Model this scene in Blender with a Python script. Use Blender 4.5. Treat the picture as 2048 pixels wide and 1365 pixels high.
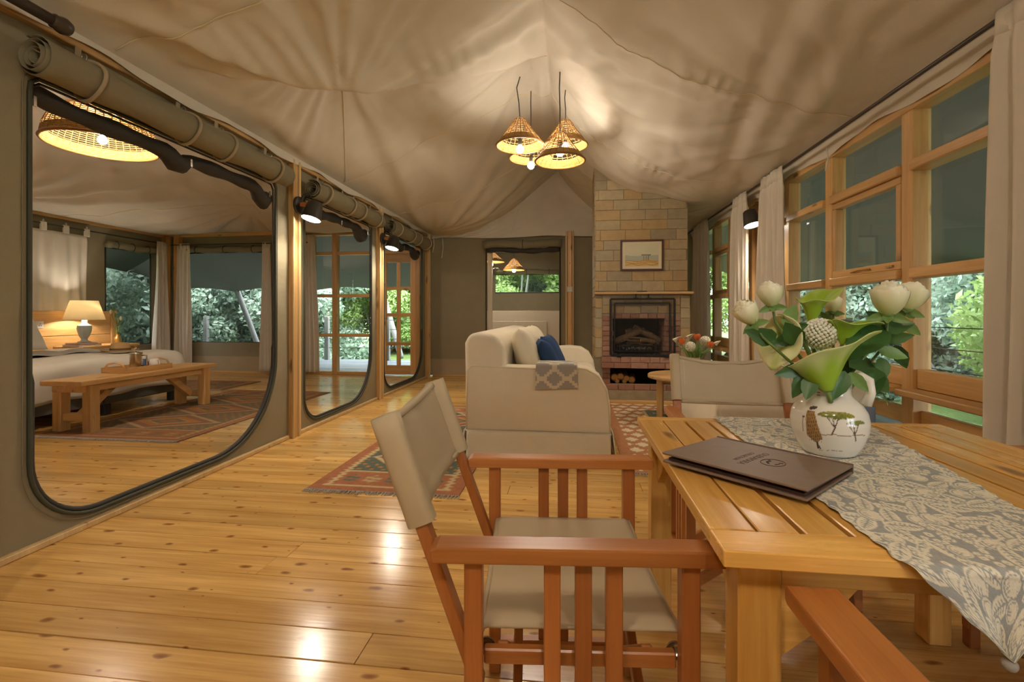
import bpy, bmesh, math, random
import numpy as np
from mathutils import Vector, Matrix, Euler

for o in list(bpy.data.objects): bpy.data.objects.remove(o, do_unlink=True)
SC = bpy.context.scene
COL = SC.collection
random.seed(7); np.random.seed(7)
PI = math.pi
# ------------------------------------------------------------------ camera
H = 1.08; FPX = 950.0; YAW = math.radians(7.14); HOR = 628.0
cam_d = bpy.data.cameras.new('camera'); cam = bpy.data.objects.new('camera', cam_d); COL.objects.link(cam)
cam_d.sensor_width = 36.0; cam_d.lens = FPX/2048*36.0
cam_d.shift_y = -(682.5-HOR)/2048.0; cam_d.clip_start = 0.02; cam_d.clip_end = 300
cam.location = (0, 0, H); cam.rotation_euler = (PI/2, 0, YAW)
SC.camera = cam
# ------------------------------------------------------------------ sky and sun
wd = bpy.data.worlds.new('World'); SC.world = wd; wd.use_nodes = True
bg = wd.node_tree.nodes['Background']
bg.inputs['Color'].default_value = (0.92, 0.95, 1.0, 1); bg.inputs['Strength'].default_value = 14.0
sun_d = bpy.data.lights.new('sun', 'SUN'); sun_d.energy = 9.0; sun_d.angle = math.radians(25); sun_d.color = (1, .97, .88)
sun = bpy.data.objects.new('sun', sun_d); COL.objects.link(sun); sun.rotation_euler = (math.radians(28), math.radians(14), 0)
SC.view_settings.view_transform = 'Standard'; SC.view_settings.look = 'None'
SC.view_settings.exposure = 0.12; SC.view_settings.gamma = 1.0; SC.view_settings.use_curve_mapping = False
LIGHT = 5.0      # one dial for all the lamps
WARM = (1.0, 0.86, 0.69)

def px(u, v, t):
    """point seen at pixel (u,v) at depth t along the camera axis, in room metres"""
    a = (u-1024)/FPX*t; z = H+(HOR-v)/FPX*t
    c, s = math.cos(YAW), math.sin(YAW)
    return Vector((a*c-t*s, a*s+t*c, z))

# ------------------------------------------------------------------ material helpers
def newmat(name):
    m = bpy.data.materials.new(name); m.use_nodes = True
    nt = m.node_tree; b = nt.nodes['Principled BSDF']
    return m, nt, b
def N(nt, t, **kw):
    n = nt.nodes.new(t)
    for k, v in kw.items(): setattr(n, k, v)
    return n
def L(nt, a, b): nt.links.new(a, b)
def c4(c): return (c[0], c[1], c[2], 1.0)
def srgb(r, g, b):
    f = lambda x: ((x/255+0.055)/1.055)**2.4 if x > 10 else x/255/12.92
    return (f(r), f(g), f(b))
def ramp(nt, fac, stops):
    r = N(nt, 'ShaderNodeValToRGB'); e = r.color_ramp.elements
    while len(e) < len(stops): e.new(0.5)
    for i, (p, c) in enumerate(stops): e[i].position = p; e[i].color = c4(c)
    L(nt, fac, r.inputs['Fac']); return r.outputs['Color']
def mixc(nt, fac, a, b, mode='MIX'):
    m = N(nt, 'ShaderNodeMix', data_type='RGBA', blend_type=mode)
    for s, i in ((fac, 0), (a, 6), (b, 7)):
        if hasattr(s, 'links'): L(nt, s, m.inputs[i])
        elif isinstance(s, (int, float)): m.inputs[i].default_value = s
        else: m.inputs[i].default_value = c4(s)
    return m.outputs[2]
def math_(nt, op, a, b=0.0):
    m = N(nt, 'ShaderNodeMath', operation=op)
    for s, i in ((a, 0), (b, 1)):
        if hasattr(s, 'links'): L(nt, s, m.inputs[i])
        else: m.inputs[i].default_value = s
    return m.outputs[0]
def noise(nt, vec, scale, detail=3, rough=.55):
    n = N(nt, 'ShaderNodeTexNoise'); n.inputs['Scale'].default_value = scale
    n.inputs['Detail'].default_value = detail; n.inputs['Roughness'].default_value = rough
    if vec is not None: L(nt, vec, n.inputs['Vector'])
    return n.outputs['Fac']
def mapping(nt, vec, scale=(1, 1, 1), loc=None):
    m = N(nt, 'ShaderNodeMapping'); m.inputs['Scale'].default_value = scale
    L(nt, vec, m.inputs['Vector'])
    if loc is not None: L(nt, loc, m.inputs['Location'])
    return m.outputs['Vector']
def objco(nt): return N(nt, 'ShaderNodeTexCoord').outputs['Object']
def worldco(nt): return N(nt, 'ShaderNodeNewGeometry').outputs['Position']
def bump(nt, b, h, strength=.3, dist=.01):
    n = N(nt, 'ShaderNodeBump'); n.inputs['Strength'].default_value = strength; n.inputs['Distance'].default_value = dist
    L(nt, h, n.inputs['Height']); L(nt, n.outputs['Normal'], b.inputs['Normal'])

def plain(name, col, rough=.5, metal=0.0, spec=.5, var=0.06, scale=12):
    m, nt, b = newmat(name)
    n = noise(nt, objco(nt), scale, 3)
    dark = tuple(max(0, c*(1-2*var)) for c in col); lite = tuple(min(1, c*(1+2*var)) for c in col)
    L(nt, mixc(nt, n, dark, lite), b.inputs['Base Color'])
    b.inputs['Roughness'].default_value = rough; b.inputs['Metallic'].default_value = metal
    b.inputs['Specular IOR Level'].default_value = spec
    return m
def fabric(name, col, rough=.85, weave=350, bstr=.25, var=.05, sheen=.0, translucent=0.0, wrinkle=0.0, wscale=6):
    m, nt, b = newmat(name); co = objco(nt)
    n = noise(nt, co, 5, 4)
    dark = tuple(c*(1-2*var) for c in col); lite = tuple(min(1, c*(1+2*var)) for c in col)
    L(nt, mixc(nt, n, dark, lite), b.inputs['Base Color'])
    b.inputs['Roughness'].default_value = rough; b.inputs['Specular IOR Level'].default_value = .2
    w = noise(nt, co, weave, 2)
    if wrinkle > 0:
        w2 = noise(nt, co, wscale, 3, .5)
        w = math_(nt, 'ADD', math_(nt, 'MULTIPLY', w, .12), math_(nt, 'MULTIPLY', w2, wrinkle))
        bump(nt, b, w, .6, .03)
    else: bump(nt, b, w, bstr, .002)
    if translucent > 0:
        tr = N(nt, 'ShaderNodeBsdfTranslucent'); tr.inputs['Color'].default_value = c4(col)
        ms = N(nt, 'ShaderNodeMixShader'); ms.inputs[0].default_value = translucent
        L(nt, b.outputs[0], ms.inputs[1]); L(nt, tr.outputs[0], ms.inputs[2])
        L(nt, ms.outputs[0], nt.nodes['Material Output'].inputs['Surface'])
    return m
def wood(name, lo, hi, axis=0, rough=.35, knots=0.5, coords='obj', grain=1.0, rnd=True, knotcol=None):
    """grain runs along axis; hi/lo are the two timber tones"""
    m, nt, b = newmat(name)
    co = objco(nt) if coords == 'obj' else worldco(nt)
    off = None
    if rnd:
        oi = N(nt, 'ShaderNodeObjectInfo'); off = math_(nt, 'MULTIPLY', oi.outputs['Random'], 37.0)
        cx = N(nt, 'ShaderNodeCombineXYZ'); L(nt, off, cx.inputs[0]); L(nt, off, cx.inputs[1]); L(nt, off, cx.inputs[2]); off = cx.outputs[0]
    sc = [9*grain]*3; sc[axis] = .7*grain
    v = mapping(nt, co, tuple(sc), off)
    g1 = noise(nt, v, 1.6, 5, .6); 
    sc2 = [60*grain]*3; sc2[axis] = 1.6*grain
    g2 = noise(nt, mapping(nt, co, tuple(sc2), off), 1.5, 3, .6)
    g = math_(nt, 'ADD', math_(nt, 'MULTIPLY', g1, .7), math_(nt, 'MULTIPLY', g2, .3))
    mid = tuple((a+c)/2 for a, c in zip(lo, hi))
    col = ramp(nt, g, [(.3, lo), (.5, mid), (.68, hi)])
    if rnd:
        hv = math_(nt, 'ADD', math_(nt, 'MULTIPLY', oi.outputs['Random'], .35), .82)
        hs = N(nt, 'ShaderNodeHueSaturation'); L(nt, col, hs.inputs['Color']); L(nt, hv, hs.inputs['Value']); col = hs.outputs['Color']
    if knots > 0:
        sk = [9.0]*3; sk[axis] = 4.2 if coords == 'world' else 2.6
        vo = N(nt, 'ShaderNodeTexVoronoi', voronoi_dimensions='2D' if coords == 'world' else '3D'); vo.inputs['Scale'].default_value = 1.0
        nv = N(nt, 'ShaderNodeTexNoise'); nv.inputs['Scale'].default_value = 9
        L(nt, co, nv.inputs['Vector'])
        mv = N(nt, 'ShaderNodeVectorMath', operation='SCALE'); L(nt, nv.outputs['Color'], mv.inputs[0]); mv.inputs['Scale'].default_value = .25
        av = N(nt, 'ShaderNodeVectorMath', operation='ADD'); L(nt, mapping(nt, co, tuple(sk), off), av.inputs[0]); L(nt, mv.outputs[0], av.inputs[1])
        L(nt, av.outputs[0], vo.inputs['Vector'])
        sep = N(nt, 'ShaderNodeSeparateColor'); L(nt, vo.outputs['Color'], sep.inputs[0])
        thr = math_(nt, 'MULTIPLY', sep.outputs[0], .24*knots if coords == 'world' else .55*knots)          # knots differ in size, many cells have hardly any
        rat = math_(nt, 'DIVIDE', vo.outputs['Distance'], math_(nt, 'MAXIMUM', thr, .001))
        k = ramp(nt, rat, [(.0, (1, 1, 1)), (.55, (.75, .75, .75)), (1.0, (0, 0, 0))])
        kc = knotcol or tuple(c*.38 for c in lo)
        col = mixc(nt, k, col, kc)
    L(nt, col, b.inputs['Base Color'])
    rr = math_(nt, 'ADD', math_(nt, 'MULTIPLY', g1, .12), rough-.06); L(nt, rr, b.inputs['Roughness'])
    bump(nt, b, g2, .12, .002)
    return m
def vcol(name, rough=.8, spec=.3, bstr=.0, weave=500):
    m, nt, b = newmat(name)
    a = N(nt, 'ShaderNodeVertexColor'); a.layer_name = 'Col'
    L(nt, a.outputs['Color'], b.inputs['Base Color']); b.inputs['Roughness'].default_value = rough
    b.inputs['Specular IOR Level'].default_value = spec
    if bstr > 0: bump(nt, b, noise(nt, objco(nt), weave, 2), bstr, .003)
    return m
def emit(name, col, strength):
    m = bpy.data.materials.new(name); m.use_nodes = True; nt = m.node_tree
    nt.nodes.remove(nt.nodes['Principled BSDF'])
    e = N(nt, 'ShaderNodeEmission'); e.inputs[0].default_value = c4(col); e.inputs[1].default_value = strength
    L(nt, e.outputs[0], nt.nodes['Material Output'].inputs['Surface']); return m
def glassmat(name, tint=(.95, .965, .95), refl=1.0):
    m = bpy.data.materials.new(name); m.use_nodes = True; nt = m.node_tree
    nt.nodes.remove(nt.nodes['Principled BSDF'])
    t = N(nt, 'ShaderNodeBsdfTransparent'); t.inputs[0].default_value = c4(tint)
    g = N(nt, 'ShaderNodeBsdfGlossy'); g.inputs['Roughness'].default_value = .0; g.inputs[0].default_value = (refl, refl, refl, 1)
    lw = N(nt, 'ShaderNodeLayerWeight'); lw.inputs[0].default_value = .5
    f = math_(nt, 'ADD', math_(nt, 'MULTIPLY', math_(nt, 'POWER', lw.outputs['Facing'], 5.0), .9), .045)
    ms = N(nt, 'ShaderNodeMixShader'); L(nt, f, ms.inputs[0]); L(nt, t.outputs[0], ms.inputs[1]); L(nt, g.outputs[0], ms.inputs[2])
    L(nt, ms.outputs[0], nt.nodes['Material Output'].inputs['Surface']); return m
def meshscreen(name, col, cover):
    m = bpy.data.materials.new(name); m.use_nodes = True; nt = m.node_tree; b = nt.nodes['Principled BSDF']
    b.inputs['Base Color'].default_value = c4(col); b.inputs['Roughness'].default_value = .8
    t = N(nt, 'ShaderNodeBsdfTransparent'); ms = N(nt, 'ShaderNodeMixShader')
    n = noise(nt, objco(nt), 3, 2); L(nt, math_(nt, 'ADD', math_(nt, 'MULTIPLY', n, .08), cover-.04), ms.inputs[0])
    L(nt, t.outputs[0], ms.inputs[1]); L(nt, b.outputs[0], ms.inputs[2])
    L(nt, ms.outputs[0], nt.nodes['Material Output'].inputs['Surface']); return m

# ------------------------------------------------------------------ mesh helpers
class MB:
    def __init__(s): s.v = []; s.f = []; s.c = None
    def add(s, vs, fs):
        o = len(s.v); s.v += [tuple(p) for p in vs]; s.f += [tuple(i+o for i in f) for f in fs]; return s
    def box(s, x0, x1, y0, y1, z0, z1):
        vs = [(x0,y0,z0),(x1,y0,z0),(x1,y1,z0),(x0,y1,z0),(x0,y0,z1),(x1,y0,z1),(x1,y1,z1),(x0,y1,z1)]
        return s.add(vs, [(0,3,2,1),(4,5,6,7),(0,1,5,4),(1,2,6,5),(2,3,7,6),(3,0,4,7)])
    def obox(s, c, size, M=None):
        hx, hy, hz = size[0]/2, size[1]/2, size[2]/2
        vs = [Vector(p) for p in [(-hx,-hy,-hz),(hx,-hy,-hz),(hx,hy,-hz),(-hx,hy,-hz),(-hx,-hy,hz),(hx,-hy,hz),(hx,hy,hz),(-hx,hy,hz)]]
        if M is not None: vs = [M @ p for p in vs]
        return s.add([p+Vector(c) for p in vs], [(0,3,2,1),(4,5,6,7),(0,1,5,4),(1,2,6,5),(2,3,7,6),(3,0,4,7)])
    def bar(s, p0, p1, w, h, up=(0, 0, 1)):
        p0, p1 = Vector(p0), Vector(p1); d = (p1-p0).normalized(); side = d.cross(Vector(up))
        if side.length < 1e-4: side = d.cross(Vector((1, 0, 0)))
        side.normalize(); u = side.cross(d).normalized()
        a, b_ = side*w/2, u*h/2
        vs = [p0-a-b_, p0+a-b_, p0+a+b_, p0-a+b_, p1-a-b_, p1+a-b_, p1+a+b_, p1-a+b_]
        return s.add(vs, [(0,3,2,1),(4,5,6,7),(0,1,5,4),(1,2,6,5),(2,3,7,6),(3,0,4,7)])
    def tube(s, pts, r, n=8, caps=True, closed=False):
        pts = [Vector(p) for p in pts]; m = len(pts)
        rs = r if isinstance(r, (list, tuple)) else [r]*m
        vs = []; up = None
        for i in range(m):
            if closed: d = pts[(i+1) % m]-pts[i-1]
            else: d = pts[min(i+1, m-1)]-pts[max(i-1, 0)]
            d.normalize()
            if up is None:
                up = Vector((0, 0, 1)) if abs(d.z) < .9 else Vector((1, 0, 0))
            a = d.cross(up)
            if a.length < 1e-5: a = d.cross(Vector((0, 1, 0)))
            a.normalize(); up = a.cross(d).normalized()
            for k in range(n):
                t = 2*PI*k/n; vs.append(pts[i]+(a*math.cos(t)+up*math.sin(t))*rs[i])
        fs = []
        for i in range(m if closed else m-1):
            j = (i+1) % m
            for k in range(n):
                k2 = (k+1) % n; fs.append((i*n+k, i*n+k2, j*n+k2, j*n+k))
        if caps and not closed:
            fs.append(tuple(range(n))[::-1]); fs.append(tuple((m-1)*n+k for k in range(n)))
        return s.add(vs, fs)
    def lathe(s, prof, n=32, c=(0, 0, 0), caps=True, M=None):
        vs = []; m = len(prof)
        for (r, z) in prof:
            for k in range(n):
                t = 2*PI*k/n; p = Vector((r*math.cos(t), r*math.sin(t), z))
                if M is not None: p = M @ p
                vs.append(p+Vector(c))
        fs = []
        for i in range(m-1):
            for k in range(n):
                k2 = (k+1) % n; fs.append((i*n+k, i*n+k2, (i+1)*n+k2, (i+1)*n+k))
        if caps:
            if prof[0][0] > 1e-6: fs.append(tuple(range(n))[::-1])
            if prof[-1][0] > 1e-6: fs.append(tuple((m-1)*n+k for k in range(n)))
        return s.add(vs, fs)
    def grid(s, P, close_u=False):
        """P: array (nu, nv, 3)"""
        P = np.asarray(P); nu, nv = P.shape[:2]; o = len(s.v)
        s.v += [tuple(p) for p in P.reshape(-1, 3).tolist()]
        for i in range(nu if close_u else nu-1):
            i2 = (i+1) % nu
            for j in range(nv-1): s.f.append((o+i*nv+j, o+i2*nv+j, o+i2*nv+j+1, o+i*nv+j+1))
        return s
    def sphere(s, c, r, n=12, m=8, sc=(1, 1, 1), M=None):
        prof = [(max(1e-5, r*math.sin(PI*i/m)), -r*math.cos(PI*i/m)) for i in range(m+1)]
        vs = []; 
        for (rr, z) in prof:
            for k in range(n):
                t = 2*PI*k/n; p = Vector((rr*math.cos(t)*sc[0], rr*math.sin(t)*sc[1], z*sc[2]))
                if M is not None: p = M @ p
                vs.append(p+Vector(c))
        fs = [(i*n+k, i*n+(k+1) % n, (i+1)*n+(k+1) % n, (i+1)*n+k) for i in range(m) for k in range(n)]
        return s.add(vs, fs)
    def mesh(s, name, mat, smooth=False, bevel=0.0, seg=1, solid=0.0, weld=False):
        me = bpy.data.meshes.new(name); me.from_pydata(s.v, [], s.f)
        if bevel > 0 or weld:
            bm = bmesh.new(); bm.from_mesh(me)
            if weld: bmesh.ops.remove_doubles(bm, verts=bm.verts, dist=1e-4)
            if bevel > 0:
                bmesh.ops.recalc_face_normals(bm, faces=bm.faces)
                eg = [e for e in bm.edges if len(e.link_faces) == 2 and e.calc_face_angle(0) > .6]
                bmesh.ops.bevel(bm, geom=eg, offset=bevel, segments=seg, profile=.5, affect='EDGES', clamp_overlap=True)
            bm.to_mesh(me); bm.free()
        if s.c is not None:
            ca = me.color_attributes.new('Col', 'FLOAT_COLOR', 'POINT')
            ca.data.foreach_set('color', np.c_[np.asarray(s.c).reshape(-1, 3), np.ones(len(s.v))].astype(np.float32).ravel())
        if smooth: me.polygons.foreach_set('use_smooth', [True]*len(me.polygons))
        if mat: me.materials.append(mat)
        me.update(); return me
    def build(s, name, mat, parent=None, smooth=False, bevel=0.0, seg=1, loc=None, rz=None, solid=0.0, subsurf=0, weld=False):
        o = bpy.data.objects.new(name, s.mesh(name, mat, smooth, bevel, seg, weld=weld)); COL.objects.link(o)
        if parent: o.parent = parent
        if loc is not None: o.location = loc
        if rz is not None: o.rotation_euler = (0, 0, rz)
        if solid:
            md = o.modifiers.new('solid', 'SOLIDIFY'); md.thickness = solid; md.offset = 0
        if subsurf:
            md = o.modifiers.new('sub', 'SUBSURF'); md.levels = subsurf; md.render_levels = subsurf
        return o
def empty(name, loc=(0, 0, 0), rz=0.0):
    o = bpy.data.objects.new(name, None); COL.objects.link(o); o.location = loc; o.rotation_euler = (0, 0, rz); o.empty_display_size = .1; return o
def tag(o, label, cat, group=None, kind=None):
    o['label'] = label; o['category'] = cat
    if group: o['group'] = group
    if kind: o['kind'] = kind
    return o
def structure(o, label=None):
    o['kind'] = 'structure'
    if label: o['label'] = label
    return o
def copy_tree(o, parent=None):
    c = o.copy(); COL.objects.link(c); c.parent = parent
    for ch in [x for x in o.children]: copy_tree(ch, c)
    return c
def lamp_point(name, loc, power, parent=None, radius=.03, color=WARM):
    d = bpy.data.lights.new(name, 'POINT'); d.energy = power*LIGHT; d.color = color; d.shadow_soft_size = radius
    o = bpy.data.objects.new(name, d); COL.objects.link(o); o.location = loc
    if parent: o.parent = parent
    return o
def lamp_spot(name, loc, power, rot, parent=None, size=2.2, blend=.6, radius=.04, color=WARM):
    d = bpy.data.lights.new(name, 'SPOT'); d.energy = power*LIGHT; d.color = color; d.shadow_soft_size = radius; d.spot_size = size; d.spot_blend = blend
    o = bpy.data.objects.new(name, d); COL.objects.link(o); o.location = loc; o.rotation_euler = rot
    if parent: o.parent = parent
    return o
def smooth01(x): x = np.clip(x, 0, 1); return x*x*(3-2*x)
def vnoise(x, y, seed=0, oct_=4):
    """smooth value noise on arrays"""
    rng = np.random.RandomState(seed); T = rng.rand(64, 64); out = 0; amp = 1; tot = 0
    for k in range(oct_):
        xi = np.floor(x).astype(int); yi = np.floor(y).astype(int); fx = x-xi; fy = y-yi
        fx = fx*fx*(3-2*fx); fy = fy*fy*(3-2*fy)
        g = lambda a, b_: T[a % 64, b_ % 64]
        out = out+amp*((g(xi, yi)*(1-fx)+g(xi+1, yi)*fx)*(1-fy)+(g(xi, yi+1)*(1-fx)+g(xi+1, yi+1)*fx)*fy)
        tot += amp; amp *= .5; x = x*2.03+7.1; y = y*2.03+3.7
    return out/tot

# ------------------------------------------------------------------ materials
M = {}
M['plank'] = wood('pine_floor', (.50, .255, .062), (.86, .55, .19), 0, .19, .62, 'world', 1.0, True, (.27, .095, .02))
M['pine_x'] = wood('pine_x', (.52, .28, .09), (.78, .50, .22), 0, .4, .5)
M['pine_y'] = wood('pine_y', (.52, .28, .09), (.78, .50, .22), 1, .4, .5)
M['pine_z'] = wood('pine_z', (.52, .28, .09), (.78, .50, .22), 2, .4, .5)
M['batten'] = wood('pale_batten', (.55, .36, .15), (.78, .58, .30), 2, .45, .3)
M['table_x'] = wood('table_x', (.52, .24, .042), (.84, .49, .13), 0, .26, .35)
M['table_y'] = wood('table_y', (.52, .24, .042), (.84, .49, .13), 1, .26, .35)
M['table_z'] = wood('table_z', (.52, .24, .042), (.84, .49, .13), 2, .3, .35)
M['teak_x'] = wood('teak_x', (.34, .108, .026), (.56, .225, .06), 0, .3, .0)
M['teak_y'] = wood('teak_y', (.34, .108, .026), (.56, .225, .06), 1, .3, .0)
M['teak_z'] = wood('teak_z', (.30, .09, .022), (.50, .185, .05), 2, .32, .0)
M['darkteak'] = plain('dark_varnish', (.10, .022, .012), .3)
M['canvas'] = fabric('olive_canvas', (.30, .26, .172), .75, 300, .3, .05, wrinkle=.5, wscale=5)
M['canvas_lo'] = fabric('pale_canvas', (.42, .34, .23), .75, 300, .3, .05, wrinkle=.6, wscale=7)
M['liner'] = fabric('cream_liner', (.70, .65, .565), .8, 260, .2, .03, wrinkle=.35, wscale=3)
M['seam'] = plain('seam_thread', (.78, .66, .46), .8)
M['roll'] = fabric('olive_roll', (.25, .22, .145), .6, 300, .3, .05, wrinkle=.9, wscale=9)
M['blackmesh'] = plain('black_mesh', (.035, .032, .03), .7)
M['zip'] = plain('zip_tape', (.05, .055, .035), .6)
M['steel'] = plain('steel', (.6, .58, .55), .25, 1.0)
M['iron'] = plain('black_iron', (.02, .018, .017), .45, .6)
M['black'] = plain('black_paint', (.035, .032, .03), .4)
M['rod'] = plain('dark_rod', (.05, .036, .028), .4)
M['curtain'] = fabric('cream_curtain', (.78, .71, .61), .85, 300, .25, .03, translucent=.12)
M['sheer'] = fabric('white_tab_curtain', (.78, .72, .62), .85, 300, .2, .03, translucent=.15)
M['sofa'] = fabric('cream_slipcover', (.80, .725, .58), .85, 280, .3, .03, wrinkle=.5, wscale=7)
M['cushion'] = fabric('cream_cushion', (.78, .70, .54), .85, 280, .3, .03)
M['blue'] = fabric('navy_cushion', (.03, .065, .16), .85, 400, .3, .1)
M['khaki'] = fabric('khaki_seat', (.49, .395, .26), .6, 500, .25, .03)
M['white'] = fabric('white_linen', (.80, .76, .68), .8, 300, .2, .02, wrinkle=.3, wscale=4)
M['greyfab'] = fabric('grey_fabric', (.16, .15, .135), .85, 300, .2, .04)
M['greythrow'] = fabric('grey_throw', (.40, .38, .35), .85, 300, .2, .05)
M['wicker'] = plain('wicker', (.50, .29, .085), .5, 0, .4, .15, 60)
M['wicker_d'] = plain('dark_wicker', (.30, .145, .04), .5, 0, .4, .2, 60)
M['bulb'] = emit('bulb_glow', (1, .88, .66), 60)
M['led'] = emit('led_glow', (1, .90, .74), 26)
M['glass'] = glassmat('window_glass')
M['screen'] = meshscreen('insect_screen', (.06, .08, .082), .34)
M['fly'] = fabric('green_flysheet', (.060, .064, .048), .6, 200, .2, .06, translucent=.06)
M['ceramic'] = plain('blue_ceramic', (.36, .42, .43), .25)
M['shade'] = None
M['brass'] = plain('brass', (.5, .3, .1), .35, .8)
M['rush'] = plain('straw', (.50, .33, .15), .8, 0, .3, .12, 90)
M['vcloth'] = vcol('printed_cloth', .85, .2, .3, 600)
M['vrug'] = vcol('woven_rug', .95, .1, .6, 260)
M['vpaint'] = vcol('painted_paper', .7, .3)
M['vglaze'] = vcol('painted_glaze', .12, .5)
M['leaf'] = plain('rose_leaf', (.045, .12, .028), .4, 0, .5, .2, 40)
M['leaf2'] = plain('pale_leaf', (.15, .26, .07), .45, 0, .5, .2, 40)
M['stem'] = plain('green_stem', (.13, .20, .05), .5)
M['leather'] = plain('brown_leather', (.20, .135, .10), .5, 0, .5, .08, 30)
M['print'] = plain('dark_print', (.055, .025, .02), .6)
M['bark'] = plain('bark', (.16, .10, .055), .9, 0, .2, .25, 25)
M['cut'] = plain('cut_wood', (.50, .27, .09), .8, 0, .2, .15, 40)
M['soot'] = plain('soot', (.025, .020, .017), .9, 0, .1, .2, 8)
M['ash'] = plain('ash', (.20, .19, .18), .95, 0, .1, .3, 30)
M['mortar'] = plain('mortar', (.33, .27, .19), .9)
M['greypost'] = plain('weathered_post', (.25, .26, .25), .8, 0, .2, .1, 14)
M['bathpanel'] = plain('white_panel', (.72, .66, .54), .5, 0, .3, .02)
M['socket'] = plain('white_plastic', (.72, .70, .64), .35)
# ================================================================== room shell
XL, XR, YB, YF = -2.44, 2.0, 8.0, -1.6      # living room: partition, window wall, back wall, wall behind the camera
BX, BYF = -7.4, 0.6                          # bedroom outer wall and near end
# ---- floor of separate boards
fl = MB().box(BX-.1, XR+.1, YF, YB+.05, -.20, -.032).build('floor', M['soot']); structure(fl, 'polished pine plank floor')
BW = .1425; y = YF; r = 0
while y < YB-.01:
    x = BX-.1-random.random()*2.5
    while x < XR+.05:
        ln = random.uniform(2.2, 4.4); x0 = max(x, BX-.1); x1 = min(x+ln, XR+.06)
        if x1-x0 > .15:
            g = .0011; h = random.uniform(-.0012, .0006)
            MB().box(x0+g, x1-g, y+g, min(y+BW, YB+.04)-g, -.03, h).build('plank', M['plank'], fl, bevel=.0016)
        x += ln
    y += BW; r += 1
# ---- canvas sheet in the X or Y plane with gentle ripples
def sheet(p0, p1, z0, z1, amp=.008, nu=24, nz=14, seed=0):
    p0, p1 = Vector(p0), Vector(p1); d = p1-p0; n = Vector((d.y, -d.x)).normalized()
    U = np.linspace(0, 1, nu)[:, None]; Z = np.linspace(0, 1, nz)[None, :]
    w = (vnoise(U*d.length*2.2+seed*5.3, Z*3.1+seed*2.2+0*U, seed, 3)-.5)*2*amp
    P = np.zeros((nu, nz, 3)); P[..., 0] = p0.x+d.x*U+n.x*w; P[..., 1] = p0.y+d.y*U+n.y*w; P[..., 2] = z0+(z1-z0)*Z
    return MB().grid(P)
# ---- partition between living room and bedroom
def opening_loop(ya, yb, za, zb, rl, rr, rt=.05, n=14):
    pts = []
    def arc(cy, cz, r_, a0, a1):
        for i in range(n+1):
            a = a0+(a1-a0)*i/n; pts.append((cy+r_*math.cos(a), cz+r_*math.sin(a)))
    arc(yb-rr, za+rr, rr, -PI/2, 0); arc(yb-rt, zb-rt, rt, 0, PI/2); arc(ya+rt, zb-rt, rt, PI/2, PI); arc(ya+rl, za+rl, rl, PI, 1.5*PI)
    # resample evenly
    P = np.array(pts+[pts[0]]); s = np.r_[0, np.cumsum(np.hypot(*np.diff(P, axis=0).T))]
    q = np.linspace(0, s[-1], 161)[:-1]
    return np.c_[np.interp(q, s, P[:, 0]), np.interp(q, s, P[:, 1])]
def pierced_panel(y0, y1, z0, z1, loop, x, seed):
    c = loop.mean(0); mb = MB(); out = []
    for (a, b_) in loop:
        d = np.array([a, b_])-c; ts = []
        if d[0] > 1e-6: ts.append((y1-c[0])/d[0])
        if d[0] < -1e-6: ts.append((y0-c[0])/d[0])
        if d[1] > 1e-6: ts.append((z1-c[1])/d[1])
        if d[1] < -1e-6: ts.append((z0-c[1])/d[1])
        t = min(ts); out.append(c+d*t)
    for corner in ((y0, z0), (y1, z0), (y1, z1), (y0, z1)):
        k = min(range(len(out)), key=lambda i: (out[i][0]-corner[0])**2+(out[i][1]-corner[1])**2); out[k] = np.array(corner)
    out = np.array(out); K = 6; P = np.zeros((len(loop), K, 3))
    for k in range(K):
        w = k/(K-1); q = loop*(1-w)+out*w
        P[:, k, 1] = q[:, 0]; P[:, k, 2] = q[:, 1]
        P[:, k, 0] = x+(vnoise(q[:, 0]*3.3+seed, q[:, 1]*3.0, seed, 3)-.5)*.022*(1 if 0 < k < K-1 else .3)
    return mb.grid(P, close_u=True)
wl = empty('wall_left', (XL, 4, 0)); structure(wl, 'olive canvas partition with three unzipped doorways')
POSTS = [1.62, 3.89, 5.76, 7.78]
OPEN = [(1.86, 3.66, .32, .66), (4.09, 5.56, .24, .55), (5.95, 7.56, .3, .5)]
def lp(o): o.location = (-XL, -4, 0); return o      # parts are modelled in room coordinates
for i in range(3):
    ya, yb, rl, rr = OPEN[i]
    loop = opening_loop(ya, yb, .07, 2.16, rl, rr)
    lp(pierced_panel(POSTS[i]+.03, POSTS[i+1]-.03, .03, 2.40, loop, XL, i+1).build('canvas_panel', M['canvas'], wl, True, weld=True))
    c = loop.mean(0)
    lp(MB().tube([(XL+.008, a, b_) for a, b_ in loop], .010, 6, closed=True).build('zip_edge', M['zip'], wl, True))
    inner = c+(loop-c)*np.array([.984, .986])
    lp(MB().tube([(XL-.006, a, b_) for a, b_ in inner], [.014 if b_ < .8 else .007 for a, b_ in inner], 8, closed=True).build('zip_flap', M['blackmesh'], wl, True))
    inner2 = c+(loop-c)*np.array([1.03, 1.02])
    lp(MB().tube([(XL+.006, a, b_) for a, b_ in inner2], .0035, 5, closed=True).build('hem_piping', M['roll'], wl, True))
lp(sheet((XL, YF), (XL, POSTS[0]-.03), .03, 2.40, .008, 20, 12, 9).build('canvas_panel', M['canvas'], wl, True))
lp(sheet((XL, POSTS[3]+.03), (XL, YB), .03, 2.40, .004, 6, 8, 8).build('canvas_panel', M['canvas'], wl, True))
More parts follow.
